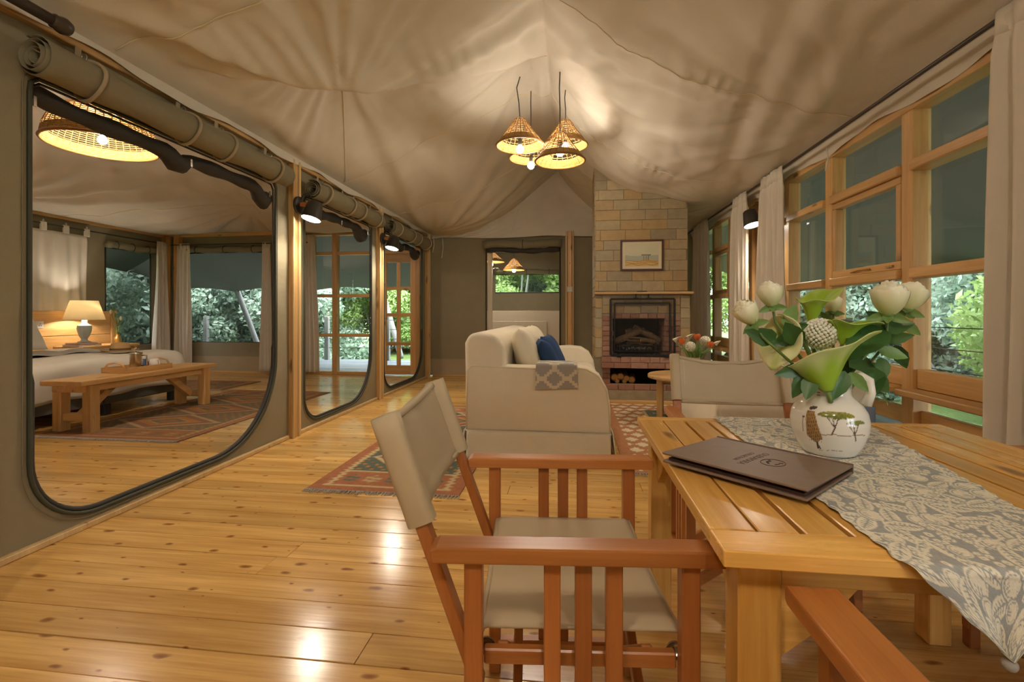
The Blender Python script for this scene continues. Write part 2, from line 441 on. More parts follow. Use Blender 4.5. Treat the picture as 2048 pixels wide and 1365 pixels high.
for p in POSTS:
    lp(MB().box(XL-.05, XL+.045, p-.035, p+.035, 0, 2.46).build('post', M['pine_z'], wl, bevel=.004))
    for s in (-1, 1):
        lp(MB().box(XL+.0455, XL+.062, p+s*.045-.012, p+s*.045+.012, 0, 2.42).build('batten', M['batten'], wl, bevel=.003))
lp(MB().box(XL-.03, XL+.04, YF, YB, 2.385, 2.43).build('top_rail', M['pine_y'], wl, bevel=.004))
for i in range(3):
    lp(MB().box(XL+.003, XL+.03, POSTS[i]+.07, POSTS[i+1]-.07, .001, .03).build('skirting', M['batten'], wl, bevel=.003))
lp(MB().box(XL+.003, XL+.03, YF, POSTS[0]-.07, .001, .03).build('skirting', M['batten'], wl, bevel=.003))
# ---- outer shell walls that are plain canvas
def canvas_wall(name, label, p0, p1, holes=(), ztop=2.42, seed=1, lowband=True):
    """vertical wall from p0 to p1 (xy); holes are (s0,s1,z0,z1) along the wall in metres"""
    root = empty(name, (p0[0], p0[1], 0)); structure(root, label)
    d = Vector((p1[0]-p0[0], p1[1]-p0[1])); ln = d.length; d.normalize()
    cuts = sorted({0, ln} | {h[0] for h in holes} | {h[1] for h in holes})
    k = 0
    def put(s0, s1, z0, z1, mat, nm):
        nonlocal k
        if s1-s0 < .02 or z1-z0 < .02: return
        k += 1
        o = sheet((d.x*s0, d.y*s0), (d.x*s1, d.y*s1), z0, z1, .010, max(4, int((s1-s0)*9)), max(4, int((z1-z0)*7)), seed+k).build(nm, mat, root, True)
    for a, b_ in zip(cuts[:-1], cuts[1:]):
        hs = sorted([h for h in holes if h[0] <= a+1e-6 and h[1] >= b_-1e-6], key=lambda h: h[2]); z = 0.02
        segs = []
        for h in hs: segs.append((z, h[2])); z = h[3]
        segs.append((z, ztop))
        for (z0, z1) in segs:
            if lowband and z0 < .28 and z1 > .34: put(a, b_, z0, .30, M['canvas_lo'], 'mud_flap'); z0 = .30
            put(a, b_, z0, z1, M['canvas'], 'canvas_panel')
    return root
# back wall, living room: doorway to the bathroom
wb = canvas_wall('wall_back', 'olive canvas back wall beside the fireplace', (XL, YB), (XR, YB), [(1.01, 2.25, .02, 2.27)], 2.5, 11)
wf = canvas_wall('wall_front', 'canvas wall behind the camera', (XL, YF), (XR+.1, YF), [], 3.4, 21)
wbl = canvas_wall('wall_bedroom_left', 'olive canvas wall behind the bed', (BX, BYF), (BX, YB), [(6.73-BYF, 7.55-BYF, .56, 2.14)], 2.55, 31)
wbb = canvas_wall('wall_bedroom_back', 'olive canvas wall at the end of the bedroom', (BX, YB), (-4.62, YB), [(.33, 1.93, .56, 2.2)], 2.55, 41)
wbf = canvas_wall('wall_bedroom_front', 'canvas wall at the near end of the bedroom', (BX, BYF), (XL, BYF), [], 3.4, 51)
# screens in the canvas windows, with rolled flaps on top and dark edging
def screen_window(name, p0, p1, z0, z1, label, inward, flaproll=True):
    root = empty(name, (p0[0], p0[1], z0)); structure(root, label)
    dx, dy = p1[0]-p0[0], p1[1]-p0[1]; ln = math.hypot(dx, dy); ux, uy = dx/ln, dy/ln; h = z1-z0
    MB().grid(np.array([[(ux*s, uy*s, z) for z in np.linspace(0, h, 5)] for s in np.linspace(0, ln, 7)])).build('insect_screen', M['screen'], root)
    MB().tube([(0, 0, 0), (ux*ln, uy*ln, 0), (ux*ln, uy*ln, h), (0, 0, h)], .014, 6, closed=True).build('screen_binding', M['zip'], root, True)
    if flaproll:
        ix, iy = inward
        pts = [(ux*s+ix*.06, uy*s+iy*.06, h+.05+.012*math.sin(s*9)) for s in np.linspace(-.03, ln+.03, 16)]
        MB().tube(pts, [.055+.006*math.sin(k*2.1) for k in range(16)], 12).build('rolled_flap', M['roll'], root, True)
        for f in (.15, .5, .85):
            cx, cy = ux*ln*f+ix*.06, uy*ln*f+iy*.06
            MB().tube([(cx+ux*0+ix*.062*math.cos(a), cy+iy*.062*math.cos(a), h+.05+.066*math.sin(a)) for a in np.linspace(0, 2*PI, 17)[:-1]], .006, 5, closed=True).build('strap', M['zip'], root, True)
    return root
screen_window('window_4', (BX, 6.73), (BX, 7.55), .56, 2.14, 'insect screen window beside the bed head', (1, 0))
screen_window('window_5', (BX+.33, YB), (BX+1.93, YB), .56, 2.2, 'wide insect screen window at the end of the bedroom', (0, -1))
# timber at the top of the bedroom walls
MB().box(BX, -2.5, YB-.05, YB+.03, 2.50, 2.56).build('trim_1', M['pine_x'], bevel=.004); structure(bpy.data.objects['trim_1'])
MB().box(BX-.03, BX+.05, BYF, YB, 2.46, 2.52).build('trim_2', M['pine_y'], bevel=.004); structure(bpy.data.objects['trim_2'])
MB().box(BX+.06, -4.6, YB-.03, YB-.008, .001, .035).build('baseboard_back', M['pine_x'], bevel=.003); structure(bpy.data.objects['baseboard_back'])
MB().box(XL+.06, .28, YB-.03, YB-.012, .001, .035).build('baseboard_living', M['pine_x'], bevel=.003); structure(bpy.data.objects['baseboard_living'])
for k, (cx, cy) in enumerate(((BX+.05, YB-.18), (BX+.18, YB-.05))):
    o = MB().box(cx-.05, cx+.05, cy-.05, cy+.05, 0, 2.52).build('trim_%d' % (3+k), M['pine_z'], bevel=.004); structure(o)
# pole with battens right of the bathroom doorway
pr = empty('trim_5', (-.03, YB-.05, 0)); structure(pr, 'pale timber pole with two battens on the back wall')
MB().box(-.035, .035, -.03, .03, 0, 2.45).build('pole', M['pine_z'], pr, bevel=.006)
for s in (-1, 1): MB().box(s*.055-.014, s*.055+.014, -.045, -.01, 0, 2.45).build('batten', M['batten'], pr, bevel=.003)
MB().box(-.045, .045, -.058, -.046, 1.44, 1.53).build('switch_plate', M['socket'], pr, bevel=.003)

# ---- glazed end wall of the bedroom (fixed lights and a door)
def pane(parent, x0, x1, z0, z1, y):
    return MB().box(x0, x1, y-.003, y+.003, z0, z1).build('pane', M['glass'], parent)
gw = empty('window_6', (-4.0, YB, 0)); structure(gw, 'tall pine framed glazing beside the bedroom door')
def gp(o): o.location = (4.0, -YB, 0); return o
for x in (-4.60, -4.16, -3.36): gp(MB().box(x-.045, x+.045, YB-.06, YB+.05, 0, 2.52).build('mullion', M['pine_z'], gw, bevel=.004))
zs = [.0, .70, 1.40, 2.15, 2.50]
for (xa, xb) in ((-4.555, -4.205), (-4.115, -3.405)):
    for z in zs: gp(MB().box(xa, xb, YB-.05, YB+.04, max(0, z-.028), z+.028+(.03 if z == 0 else 0)).build('rail', M['pine_x'], gw, bevel=.004))
    for z0, z1 in zip(zs[:-1], zs[1:]): gp(pane(gw, xa-.005, xb+.005, z0+.02, z1-.02, YB))
dr = empty('door_1', (-3.0, YB, 0)); structure(dr, 'pine glazed door with eight panes leading to the deck')
def dp(o): o.location = (3.0, -YB, 0); return o
dp(MB().box(-2.68, -2.60, YB-.06, YB+.05, 0, 2.52).build('jamb', M['pine_z'], dr, bevel=.004))
dp(MB().box(-3.315, -2.68, YB-.05, YB+.05, 2.13, 2.18).build('head', M['pine_x'], dr, bevel=.004))
dp(pane(dr, -3.32, -2.67, 2.18, 2.46, YB)); dp(MB().box(-3.315, -2.68, YB-.05, YB+.05, 2.46, 2.52).build('head', M['pine_x'], dr, bevel=.004))
for x0, x1 in ((-3.315, -3.215), (-2.78, -2.685)): dp(MB().box(x0, x1, YB-.03, YB+.02, .02, 2.125).build('stile', M['pine_z'], dr, bevel=.004))
dp(MB().box(-3.03, -2.965, YB-.025, YB+.015, .18, 1.98).build('mullion', M['pine_z'], dr, bevel=.003))
rz = [(.02, .18), (.525, .585), (1.03, 1.09), (1.495, 1.555), (1.98, 2.125)]
for z0, z1 in rz: dp(MB().box(-3.215, -2.78, YB-.028, YB+.018, z0, z1).build('rail', M['pine_x'], dr, bevel=.003))
for i in range(4):
    for xa, xb in ((-3.215, -3.03), (-2.965, -2.78)): dp(pane(dr, xa-.004, xb+.004, rz[i][1]-.004, rz[i+1][0]+.004, YB-.003))
dp(MB().tube([(-3.25, YB-.03, 1.0), (-3.25, YB-.08, 1.0), (-3.17, YB-.085, 1.0)], .009, 8).build('handle', M['steel'], dr, True))
# ---- window wall on the right
wr = empty('wall_right', (XR, 4, 0)); structure(wr, 'pine framed window wall on the right')
def wp(o): o.location = (-XR, -4, 0); return o
WP = [-1.5, -.55, .4, 1.3, 2.15, 3.05, 3.905, 4.62, 5.05, 5.50, 6.20, 6.88, 7.62]       # post centres along the wall
for p in WP: wp(MB().box(XR-.05, XR+.05, p-.048, p+.048, 0, 2.34).build('post', M['pine_z'], wr, bevel=.004))
wp(MB().box(XR-.06, XR+.05, YF, YB, 2.26, 2.36).build('header', M['pine_y'], wr, bevel=.004))
for p0, p1 in zip(WP[:-1], WP[1:]):
    a, b_ = p0+.05, p1-.05
    if (p0, p1) == (5.05, 5.50):
        wp(MB().box(XR-.02, XR+.03, a, b_, 0, 2.26).build('infill_board', M['pine_z'], wr, bevel=.004)); continue
    wp(MB().box(XR-.075, XR+.045, a, b_, 1.905, 1.965).build('transom', M['pine_y'], wr, bevel=.006))
    wp(MB().box(XR-.075, XR+.045, a, b_, 1.285, 1.345).build('transom', M['pine_y'], wr, bevel=.006))
    wp(MB().box(XR-.03, XR+.045, a, b_, .65, .76).build('bottom_rail', M['pine_y'], wr, bevel=.004))
    wp(MB().box(XR-.15, XR+.02, a-.001, b_+.001, .612, .648).build('sill', M['pine_y'], wr, bevel=.006))
    wp(MB().box(XR-.02, XR+.045, a, b_, .0, .14).build('bottom_rail', M['pine_y'], wr, bevel=.004))
    wp(MB().box(XR-.01, XR+.03, a, b_, .42, .52).build('bottom_rail', M['pine_y'], wr, bevel=.004))
    for z0, z1 in ((.14, .42), (.52, .612), (.755, 1.29), (1.34, 1.91), (1.96, 2.265)):
        wp(MB().box(XR+.028, XR+.034, a-.003, b_+.003, z0, z1).build('pane', M['glass'], wr))
    if p0 in (3.05, 6.20):     # opening sash with stay and catch
        s0, s1, z0, z1 = a+.004, b_-.004, 1.347, 1.903
        for bb in ((s0, s1, z0, z0+.05), (s0, s1, z1-.045, z1)): wp(MB().box(XR-.05, XR+.005, *bb).build('sash_rail', M['pine_y'], wr, bevel=.004))
        for bb in ((s0, s0+.045, z0+.05, z1-.045), (s1-.045, s1, z0+.05, z1-.045)): wp(MB().box(XR-.05, XR+.005, *bb).build('sash_stile', M['pine_z'], wr, bevel=.004))
        yc = (s0+s1)/2
        wp(MB().tube([(XR-.06, yc-.10, z0+.025), (XR-.065, yc+.02, z0+.03), (XR-.06, yc+.12, z0+.022)], .005, 6).build('window_stay', M['brass'], wr, True))
        wp(MB().box(XR-.062, XR-.05, s0+.06, s0+.12, z0+.018, z0+.03).build('catch', M['brass'], wr))
# ---- ceilings: draped cream liner
RX = -.22
def living_z(x, y):
    s = np.where(x < RX, (RX-x)/(RX+2.40), (x-RX)/(1.93-RX)); s = np.clip(s, 0, 1.05)
    zr = np.where(x < RX, 3.46-(3.46-2.44)*s, 3.46-(3.46-2.37)*s)
    left = x < RX
    ph = (y-.25)/2.05
    bay = .5-.5*np.cos(2*PI*ph)
    sagl = .13*np.sin(PI*np.clip(s, 0, 1)**.9)*(.4+.6*bay)+.24*smooth01((y-5.2)/2.4)*np.sin(PI*np.clip(s, 0, 1)**1.1)
    sagr = (.13+.27*smooth01((y-2)/3.5))*np.sin(PI*np.clip(s, 0, 1)**.75)*(.92+.08*bay)
    z = zr-np.where(left, sagl, sagr)
    # pocket beyond the slack fold that runs from the ridge down to the near left
    yd = 4.35+(x-RX)*.93
    fade = smooth01((RX-.0-x)/.35)*smooth01((x+2.3)/.5)
    d = y-yd
    up = .30*smooth01(d/.22)*np.exp(-np.clip(d, 0, 9)/1.5)
    dn = -.10*np.exp(-(np.clip(-d, 0, 9)/.45)**2)*(d < 0)-.10*(d >= 0)*np.exp(-(d/.06)**2)
    z = z+np.where(left, fade*(up+dn), 0)
    # folds radiating from the pinch points
    for (px_, py_, amp, n, far, sd) in ((-1.62, 3.2, .042, 18, 3.6, 1), (-.3, 4.45, .028, 16, 2.2, 2), (1.9, 3.6, .020, 22, 2.4, 3), (1.9, 5.9, .020, 20, 2.2, 4), (1.9, 1.2, .022, 20, 2.4, 5), (-2.3, 7.6, .045, 18, 3.0, 6), (-2.4, 1.6, .03, 18, 3.2, 7), (-.22, .3, .02, 16, 2.4, 8), (-.22, 7.9, .02, 18, 2.2, 9)):
        dx, dy = x-px_, y-py_; rr = np.hypot(dx, dy)+1e-3; an = np.arctan2(dy, dx)
        w = vnoise(an*n/2.0+rr*.30+50, rr*.12+sd*3.0+10, sd, 1)-.5
        z = z+2.6*amp*w*np.exp(-rr/far)*smooth01(rr/.3)*np.clip(rr, .25, 1.2)*smooth01((1.0-s)/.16)
    z = z+(vnoise(x*1.4+20, y*.6+4+x*.5, 33, 1)-.5)*.05*np.sin(PI*np.clip(s, 0.02, .98))
    z = z+np.where(left, 0, (vnoise(x*8.5-y*1.3+40, y*.30+9, 35, 1)-.5)*.042*smooth01((s-.3)/.4)*smooth01((1-s)/.06))
    z = z+np.where(left, (vnoise(x*7.5+y*1.6+40, y*.30+9, 36, 1)-.5)*.040*smooth01((s-.25)/.4)*smooth01((1-s)/.06), 0)
    for ys in (.2, 1.75, 3.3, 5.0, 6.4): z = z+np.where(left, 0, .005*np.sin(x*58+2*np.sin(x*9+ys))*np.exp(-((y-ys-.05)/.12)**2)*smooth01(s/.15)*smooth01((.75-s)/.2))
    z = z+np.where(left, fade*.008*np.sin(x*46+3*np.sin(x*7))*np.exp(-((d+.28)/.2)**2), 0)
    return z
nx, ny = 250, 340
X = np.linspace(-2.385, 1.90, nx)[:, None]*np.ones((1, ny)); Y = np.linspace(YF+.02, 7.93, ny)[None, :]*np.ones((nx, 1))
Z = living_z(X, Y)
ce = empty('ceiling', (0, 0, 2.4)); structure(ce, 'cream fabric tent lining over the living room')
def cp(o): o.location = (0, 0, -2.4); return o
cp(MB().grid(np.stack([X, Y, Z], -1)).build('lining', M['liner'], ce, True))
# hems hanging at the eaves and the gable over the back wall
def hem(xs, ys, ztop, drop, seed, lean=(0, 0)):
    n = len(xs); P = np.zeros((n, 4, 3))
    for k in range(4):
        w = k/3; P[:, k, 0] = xs+lean[0]*w; P[:, k, 1] = ys+lean[1]*w; P[:, k, 2] = ztop-(drop+.02*np.sin(np.arange(n)*.35+seed))*w
        P[:, k, 0 if abs(xs[0]-xs[-1]) < .1 else 1] += .008*np.sin(np.arange(n)*.9+seed)*w
    return MB().grid(P)
yy = np.linspace(YF+.02, 7.93, 160); xx = np.linspace(-2.385, 1.90, 120)
cp(hem(np.full(160, 1.90), yy, living_z(np.full(160, 1.90), yy), .085, 1, (.03, 0)).build('eave_hem', M['liner'], ce, True))
cp(hem(np.full(160, -2.385), yy, living_z(np.full(160, -2.385), yy), .05, 2, (.0, 0)).build('eave_hem', M['liner'], ce, True))
gz = living_z(xx, np.full(120, 7.93)); P = np.zeros((120, 24, 3))
for k in range(24):
    w = k/23; P[:, k, 0] = xx; P[:, k, 1] = 7.93+.03*np.sin(w*3)+(vnoise(xx*2.5+w*3, np.full(120, w*2.0), 5, 3)-.5)*.06; P[:, k, 2] = gz*(1-w)+(2.37-.012*np.sin(xx*4))*w
cp(MB().grid(P).build('gable_cloth', M['liner'], ce, True))
def seam(pts, r=.0028):
    q = [(x, y, float(living_z(np.array([x]), np.array([y]))[0])-.004) for x, y in pts]
    return cp(MB().tube(q, r, 5).build('seam', M['seam'], ce, True))
def lin(a, b_, n=60): return [(a[0]+(b_[0]-a[0])*t, a[1]+(b_[1]-a[1])*t) for t in np.linspace(0, 1, n)]
seam(lin((RX, -.5), (RX, 7.8), 120))
for yy0 in (.2, 1.75, 3.3, 5.0, 6.4): seam(lin((RX, yy0), (1.86, yy0+.12)))
for yy0 in (.6, 2.2, 4.7, 6.3): seam(lin((RX, yy0+.35), (-2.36, yy0)))
seam(lin((-1.62, 3.2), (-2.36, 4.75))); seam(lin((RX, 4.4), (-1.6, 3.15)))
for xx0 in (-1.7, -1.0, .55):
    cp(MB().tube([(xx0+.02*k, 7.90, 2.42+(float(living_z(np.array([xx0]), np.array([7.9]))[0])-2.42)*k/6) for k in range(7)], .0035, 5).build('seam', M['seam'], ce, True))
# loose tie tapes
for (x, y, z, dl) in ((-2.33, 7.85, 2.40, .28), (1.86, 3.75, 2.30, .17), (-2.18, 7.88, 2.38, .35)):
    cp(MB().tube([(x, y, z), (x+.01, y, z-dl*.5), (x-.012, y-.01, z-dl)], .006, 6).build('tie_tape', M['liner'], ce, True))
# bedroom lining
def bed_z(x, y):
    rx = -4.95; s = np.clip(np.abs(x-rx)/2.45, 0, 1.02)
    z = 3.46-(3.46-2.50)*s
    bay = .5-.5*np.cos(2*PI*(y-2.3)/2.4)
    z = z-.20*np.sin(PI*np.clip(s, 0, 1)**.85)*(.5+.5*bay)
    hip = smooth01((y-5.2)/2.8); z = z*(1-hip*.9)+(2.50+.05*np.sin(x*1.7))*hip*.9
    z = z-.10*np.sin(PI*np.clip((y-4.5)/3.5, 0, 1))*np.sin(PI*np.clip(s, .3, 1))
    for (px_, py_, amp, n, far, sd) in ((-5.0, 6.9, .04, 16, 2.8, 11), (-7.3, 5.0, .03, 16, 3.0, 12), (-4.9, 3.3, .03, 14, 2.4, 13), (-2.6, 5.0, .02, 12, 2, 14)):
        dx, dy = x-px_, y-py_; rr = np.hypot(dx, dy)+1e-3; an = np.arctan2(dy, dx)
        z = z+5.5*amp*(vnoise(an*n/1.8+rr*.3+50, rr*.12+sd*3.0+10, sd, 1)-.5)*np.exp(-rr/far)*smooth01(rr/.3)*np.clip(rr, .25, 1.2)*smooth01((1.0-s)/.14)*smooth01((7.95-y)/.4)
    return z
X = np.linspace(BX+.03, XL-.06, 150)[:, None]*np.ones((1, 190)); Y = np.linspace(BYF, 7.95, 190)[None, :]*np.ones((150, 1))
cb = empty('ceiling', (-5, 4, 2.4)); structure(cb, 'cream fabric tent lining over the bedroom')
def cbp(o): o.location = (5, -4, -2.4); return o
cbp(MB().grid(np.stack([X, Y, bed_z(X, Y)], -1)).build('lining', M['liner'], cb, True))
for path in (lin((-4.95, 1.5), (-4.95, 7.0)), lin((-4.95, 6.9), (-7.3, 6.0)), lin((-4.95, 4.0), (-7.3, 4.4)), lin((-4.95, 6.9), (-5.8, 7.85))):
    cbp(MB().tube([(x, y, float(bed_z(np.array([x]), np.array([y]))[0])-.004) for x, y in path], .0035, 5).build('seam', M['seam'], cb, True))
cp(MB().box(XL-.02, XL-.012, YF, YB, 2.42, 3.0).build('gutter_cloth', M['canvas'], ce)); cp(MB().box(XR+.02, XR+.028, YF, YB, 2.355, 2.78).build('gutter_cloth', M['canvas'], ce))
# ---- outer green flysheet with overhangs
fy = empty('roof', (0, 4, 3)); structure(fy, 'green outer flysheet of the tent')
def fp(o): o.location = (0, -4, -3); return o
def flysheet(p00, p10, p11, p01, nu=30, nv=14, sag=.10, scal=.0, seed=0):
    p = [np.array(q, float) for q in (p00, p10, p11, p01)]; P = np.zeros((nu, nv, 3))
    for i in range(nu):
        for j in range(nv):
            u, v = i/(nu-1), j/(nv-1)
            q = (p[0]*(1-u)+p[1]*u)*(1-v)+(p[3]*(1-u)+p[2]*u)*v
            q[2] += -sag*math.sin(PI*v)*(.6+.4*abs(math.sin(u*7+seed)))+scal*v*(abs(math.sin(u*PI*scal_n))-.5)
            P[i, j] = q
    return MB().grid(P)
scal_n = 4
fp(flysheet((1.95, YF-1, 2.72), (1.95, 11.0, 2.72), (4.5, 11.0, 1.62), (4.5, YF-1, 1.62), scal=.12).build('overhang', M['fly'], fy, True))
fp(flysheet((-10, 7.9, 2.9), (-2.35, 7.9, 2.9), (-2.35, 10.6, 1.66), (-10, 10.6, 1.66), scal=.10, seed=1).build('overhang', M['fly'], fy, True))
fp(flysheet((BX-.05, -1, 2.75), (BX-.05, 8.4, 2.75), (-9.4, 9.0, 2.02), (-9.4, -1, 2.02), scal=.10, seed=2).build('overhang', M['fly'], fy, True))
fp(flysheet((RX, YF-1, 3.85), (RX, 11, 3.85), (2.0, 11, 2.72), (2.0, YF-1, 2.72), sag=.03).build('slope', M['fly'], fy, True))
fp(flysheet((RX, YF-1, 3.85), (RX, 11, 3.85), (-2.44, 11, 2.9), (-2.44, YF-1, 2.9), sag=.03).build('slope', M['fly'], fy, True))
fp(flysheet((-4.95, YF-1, 3.85), (-4.95, 8, 3.85), (-2.44, 8, 2.9), (-2.44, YF-1, 2.9), sag=.03).build('slope', M['fly'], fy, True))
fp(flysheet((-4.95, YF-1, 3.85), (-4.95, 8, 3.85), (-7.5, 8, 2.75), (-7.5, YF-1, 2.75), sag=.03).build('slope', M['fly'], fy, True))
# ---- bathroom behind the doorway
BB = 10.7
bf = MB().box(-2.3, 1.3, YB+.06, BB, -.05, .0).build('floor', M['pine_x']); structure(bf, 'bathroom floor')
canvas_wall('wall_bathroom_back', 'olive canvas wall of the bathroom', (-2.3, BB), (1.3, BB), [(.58, 2.02, 1.56, 1.97)], 2.6, 61, False)
screen_window('window_7', (-1.72, BB), (-.28, BB), 1.56, 1.97, 'narrow screen window in the bathroom', (0, -1))
canvas_wall('wall_bathroom_left', 'olive canvas side of the bathroom', (-2.3, YB), (-2.3, BB), [], 2.9, 71, False)
canvas_wall('wall_bathroom_right', 'olive canvas far side of the bathroom', (1.3, YB), (1.3, BB), [], 2.9, 81, False)
o = sheet((-2.3, 0), (1.3, 0), 0, BB-YB+.05, .03, 30, 20, 3).build('ceiling', M['liner'], None, True)
o.rotation_euler = (PI/2*.93, 0, PI); o.location = (-1.0, YB+.02, 2.72); o.rotation_euler = (-PI/2*1.06, 0, 0); o.location = (0, YB+.02, 2.78); structure(o, 'cream lining over the bathroom')
# white half-height panel wall in the bathroom and door jamb board
pw = empty('wall_bathroom_panel', (-.9, 9.35, 0)); structure(pw, 'white half height panel wall in the bathroom')
MB().box(-1.0, .9, 0, .06, 0, 1.14).build('panel', M['bathpanel'], pw, bevel=.004)
MB().box(-.75, .42, -.03, 0, 0, .93).build('panel', M['bathpanel'], pw, bevel=.004)
jb = MB().box(-1.43, -1.35, YB+.04, YB+.08, 0, 2.2).build('trim_6', M['bathpanel'], bevel=.003); structure(jb, 'white board at the bathroom doorway')
MB().tube([(-1.44, YB-.02, 0.02), (-1.44, YB-.02, 2.26), (-.19, YB-.02, 2.26), (-.19, YB-.02, .02)], .014, 6).build('trim_7', M['zip'], None, True); structure(bpy.data.objects['trim_7'], 'dark zip edging of the bathroom doorway')
rb = empty('rolled_door_flap', (-1.43, YB-.07, 2.20)); tag(rb, 'rolled olive canvas flap with dark mesh above the bathroom doorway', 'blind')
MB().tube([(s, 0, .05+.012*math.sin(s*7)) for s in np.linspace(-.05, 1.27, 18)], [.07+.006*math.sin(k*1.7) for k in range(18)], 12).build('canvas_roll', M['roll'], rb, True)
MB().tube([(s, .02, -.05+.015*math.sin(s*5+1)) for s in np.linspace(.0, 1.23, 18)], [.045+.008*math.sin(k*1.3) for k in range(18)], 10).build('mesh_roll', M['blackmesh'], rb, True)
MB().tube([(.62, -.078*math.cos(a), .04+.085*math.sin(a)) for a in np.linspace(0, 2*PI, 15)[:-1]], .006, 5, closed=True).build('strap', M['zip'], rb, True)
# ---- outdoors
gm, nt, b = newmat('grass'); co = worldco(nt)
L(nt, ramp(nt, noise(nt, co, 1.7, 6, .7), [(.3, (.06, .12, .02)), (.55, (.12, .20, .04)), (.8, (.20, .27, .07))]), b.inputs['Base Color']); b.inputs['Roughness'].default_value = .9
bump(nt, b, noise(nt, co, 30, 4), 1.0, .1)
MB().box(-60, 60, -40, 70, -.75, -.55).build('ground', gm); structure(bpy.data.objects['ground'], 'grass around the tent')
GZ = -.55
deckm = wood('deck_boards', (.085, .105, .12), (.15, .18, .20), 0, .55, .15, 'world')
dk = MB().box(-9.4, -2.36, YB+.06, 11.2, -.25, -.075).build('deck', deckm); structure(dk, 'blue grey timber deck outside the bedroom door')
y = YB+.07; k = 0
while y < 11.15:
    MB().box(-9.4, -2.36, y+.004, y+.136, -.073, -.045+random.uniform(-.002, .002)).build('deck_plank', deckm, dk, bevel=.003); y += .14
dk2 = MB().box(XR+.1, 4.1, YF, 10.5, -.25, -.075).build('deck', deckm); structure(dk2, 'timber walkway outside the window wall')
x = XR+.11
while x < 4.0:
    MB().box(x, x+.136, YF, 10.5, -.073, -.045).build('deck_plank', deckm, dk2, bevel=.003); x += .14
# railing posts with wires
def railing(pts, label, g):
    root = empty('wire_railing', pts[0]); tag(root, label, 'railing')
    p0 = Vector(pts[0])
    for p in pts: MB().box(p[0]-p0.x-.05, p[0]-p0.x+.05, p[1]-p0.y-.05, p[1]-p0.y+.05, -.1, 1.02).build('post', M['greypost'], root, bevel=.006)
    for z in (.25, .47, .70, .93):
        MB().tube([(p[0]-p0.x, p[1]-p0.y, z) for p in pts], .006, 5).build('wire', M['iron'], root, True)
railing([(-9.2, 11.0, 0), (-7.6, 11.0, 0), (-5.95, 11.0, 0), (-4.4, 11.0, 0), (-2.45, 11.0, 0)], 'wire railing along the far edge of the bedroom deck', 1)
railing([(4.0, 0, 0), (4.0, 2.4, 0), (4.0, 4.9, 0), (4.0, 7.5, 0), (4.0, 10.2, 0)], 'wire railing outside the window wall', 2)
# leaning tent poles and guy
def pole(a, b_, r, label, mat=None):
    a, b_ = Vector(a), Vector(b_); root = empty('tent_pole', (b_.x, b_.y, b_.z)); tag(root, label, 'pole', None)
    d = a-b_; MB().tube([d*t for t in (0, .05, .95, 1)], [r*.8, r, r, r*.8], 12).build('pole', mat or M['greypost'], root, True)
    MB().tube([d*.93, d*1.0, d*1.06], r*.45, 8).build('tip', M['iron'], root, True)
pole((-4.72, 11.45, 1.62), (-4.22, 11.45, -.05), .07, 'leaning grey timber pole outside the bedroom glazing')
pole((-8.05, 10.6, 1.66), (-7.35, 10.6, -.05), .06, 'leaning pale pole outside the bedroom screen window')
pole((3.2, 8.6, .95), (2.3, 8.6, -.05), .05, 'slanting brown brace outside the far living room window', M['bark'])
# trees and bushes
def leafmat(name, a, b_, c):
    m, nt, bs = newmat(name); oi = N(nt, 'ShaderNodeObjectInfo'); co = worldco(nt)
    f = math_(nt, 'ADD', math_(nt, 'MULTIPLY', noise(nt, co, 9, 3), .6), math_(nt, 'MULTIPLY', noise(nt, co, .8, 2), .5))
    L(nt, ramp(nt, f, [(.3, a), (.55, b_), (.8, c)]), bs.inputs['Base Color']); bs.inputs['Roughness'].default_value = .45
    tr = N(nt, 'ShaderNodeBsdfTranslucent'); L(nt, ramp(nt, f, [(.3, b_), (.8, c)]), tr.inputs[0])
    ms = N(nt, 'ShaderNodeMixShader'); ms.inputs[0].default_value = .35; L(nt, bs.outputs[0], ms.inputs[1]); L(nt, tr.outputs[0], ms.inputs[2])
    L(nt, ms.outputs[0], nt.nodes['Material Output'].inputs['Surface']); return m
LM = [leafmat('foliage_fresh', (.09, .19, .045), (.26, .40, .12), (.48, .58, .25)), leafmat('foliage_cool', (.09, .16, .11), (.25, .36, .27), (.52, .62, .54)), leafmat('foliage_dark', (.05, .09, .06), (.15, .22, .16), (.36, .44, .38))]
def foliage_mesh(seed, n, w, h, leaf, mat):
    rng = np.random.RandomState(seed)
    K = 34; cc = np.c_[rng.uniform(-.5, .5, K)*w, rng.uniform(-.35, .35, K)*w*.7, (rng.rand(K))*h*.95+.02*h]; cr = rng.uniform(.16, .30, K)*w*.6
    idx = rng.randint(0, K, n); d = rng.normal(size=(n, 3)); d /= np.linalg.norm(d, axis=1)[:, None]
    c = cc[idx]+d*cr[idx][:, None]*(rng.rand(n)**.35)[:, None]; c[:, 2] = np.maximum(c[:, 2], .05)
    a = rng.normal(size=(n, 3)); a /= np.linalg.norm(a, axis=1)[:, None]
    b_ = np.cross(a, d+rng.normal(size=(n, 3))*.6); b_ /= np.linalg.norm(b_, axis=1)[:, None]
    s = leaf*rng.uniform(.6, 1.5, n)[:, None]
    V = np.stack([c-a*s, c+b_*s*.42, c+a*s, c-b_*s*.42], 1).reshape(-1, 3)
    me = bpy.data.meshes.new('foliage'); me.vertices.add(4*n); me.vertices.foreach_set('co', V.astype(np.float32).ravel())
    me.loops.add(4*n); me.loops.foreach_set('vertex_index', np.arange(4*n, dtype=np.int32))
    me.polygons.add(n); me.polygons.foreach_set('loop_start', np.arange(0, 4*n, 4, dtype=np.int32)); me.polygons.foreach_set('loop_total', np.full(n, 4, dtype=np.int32))
    me.materials.append(mat); me.update(calc_edges=True); return me, cc
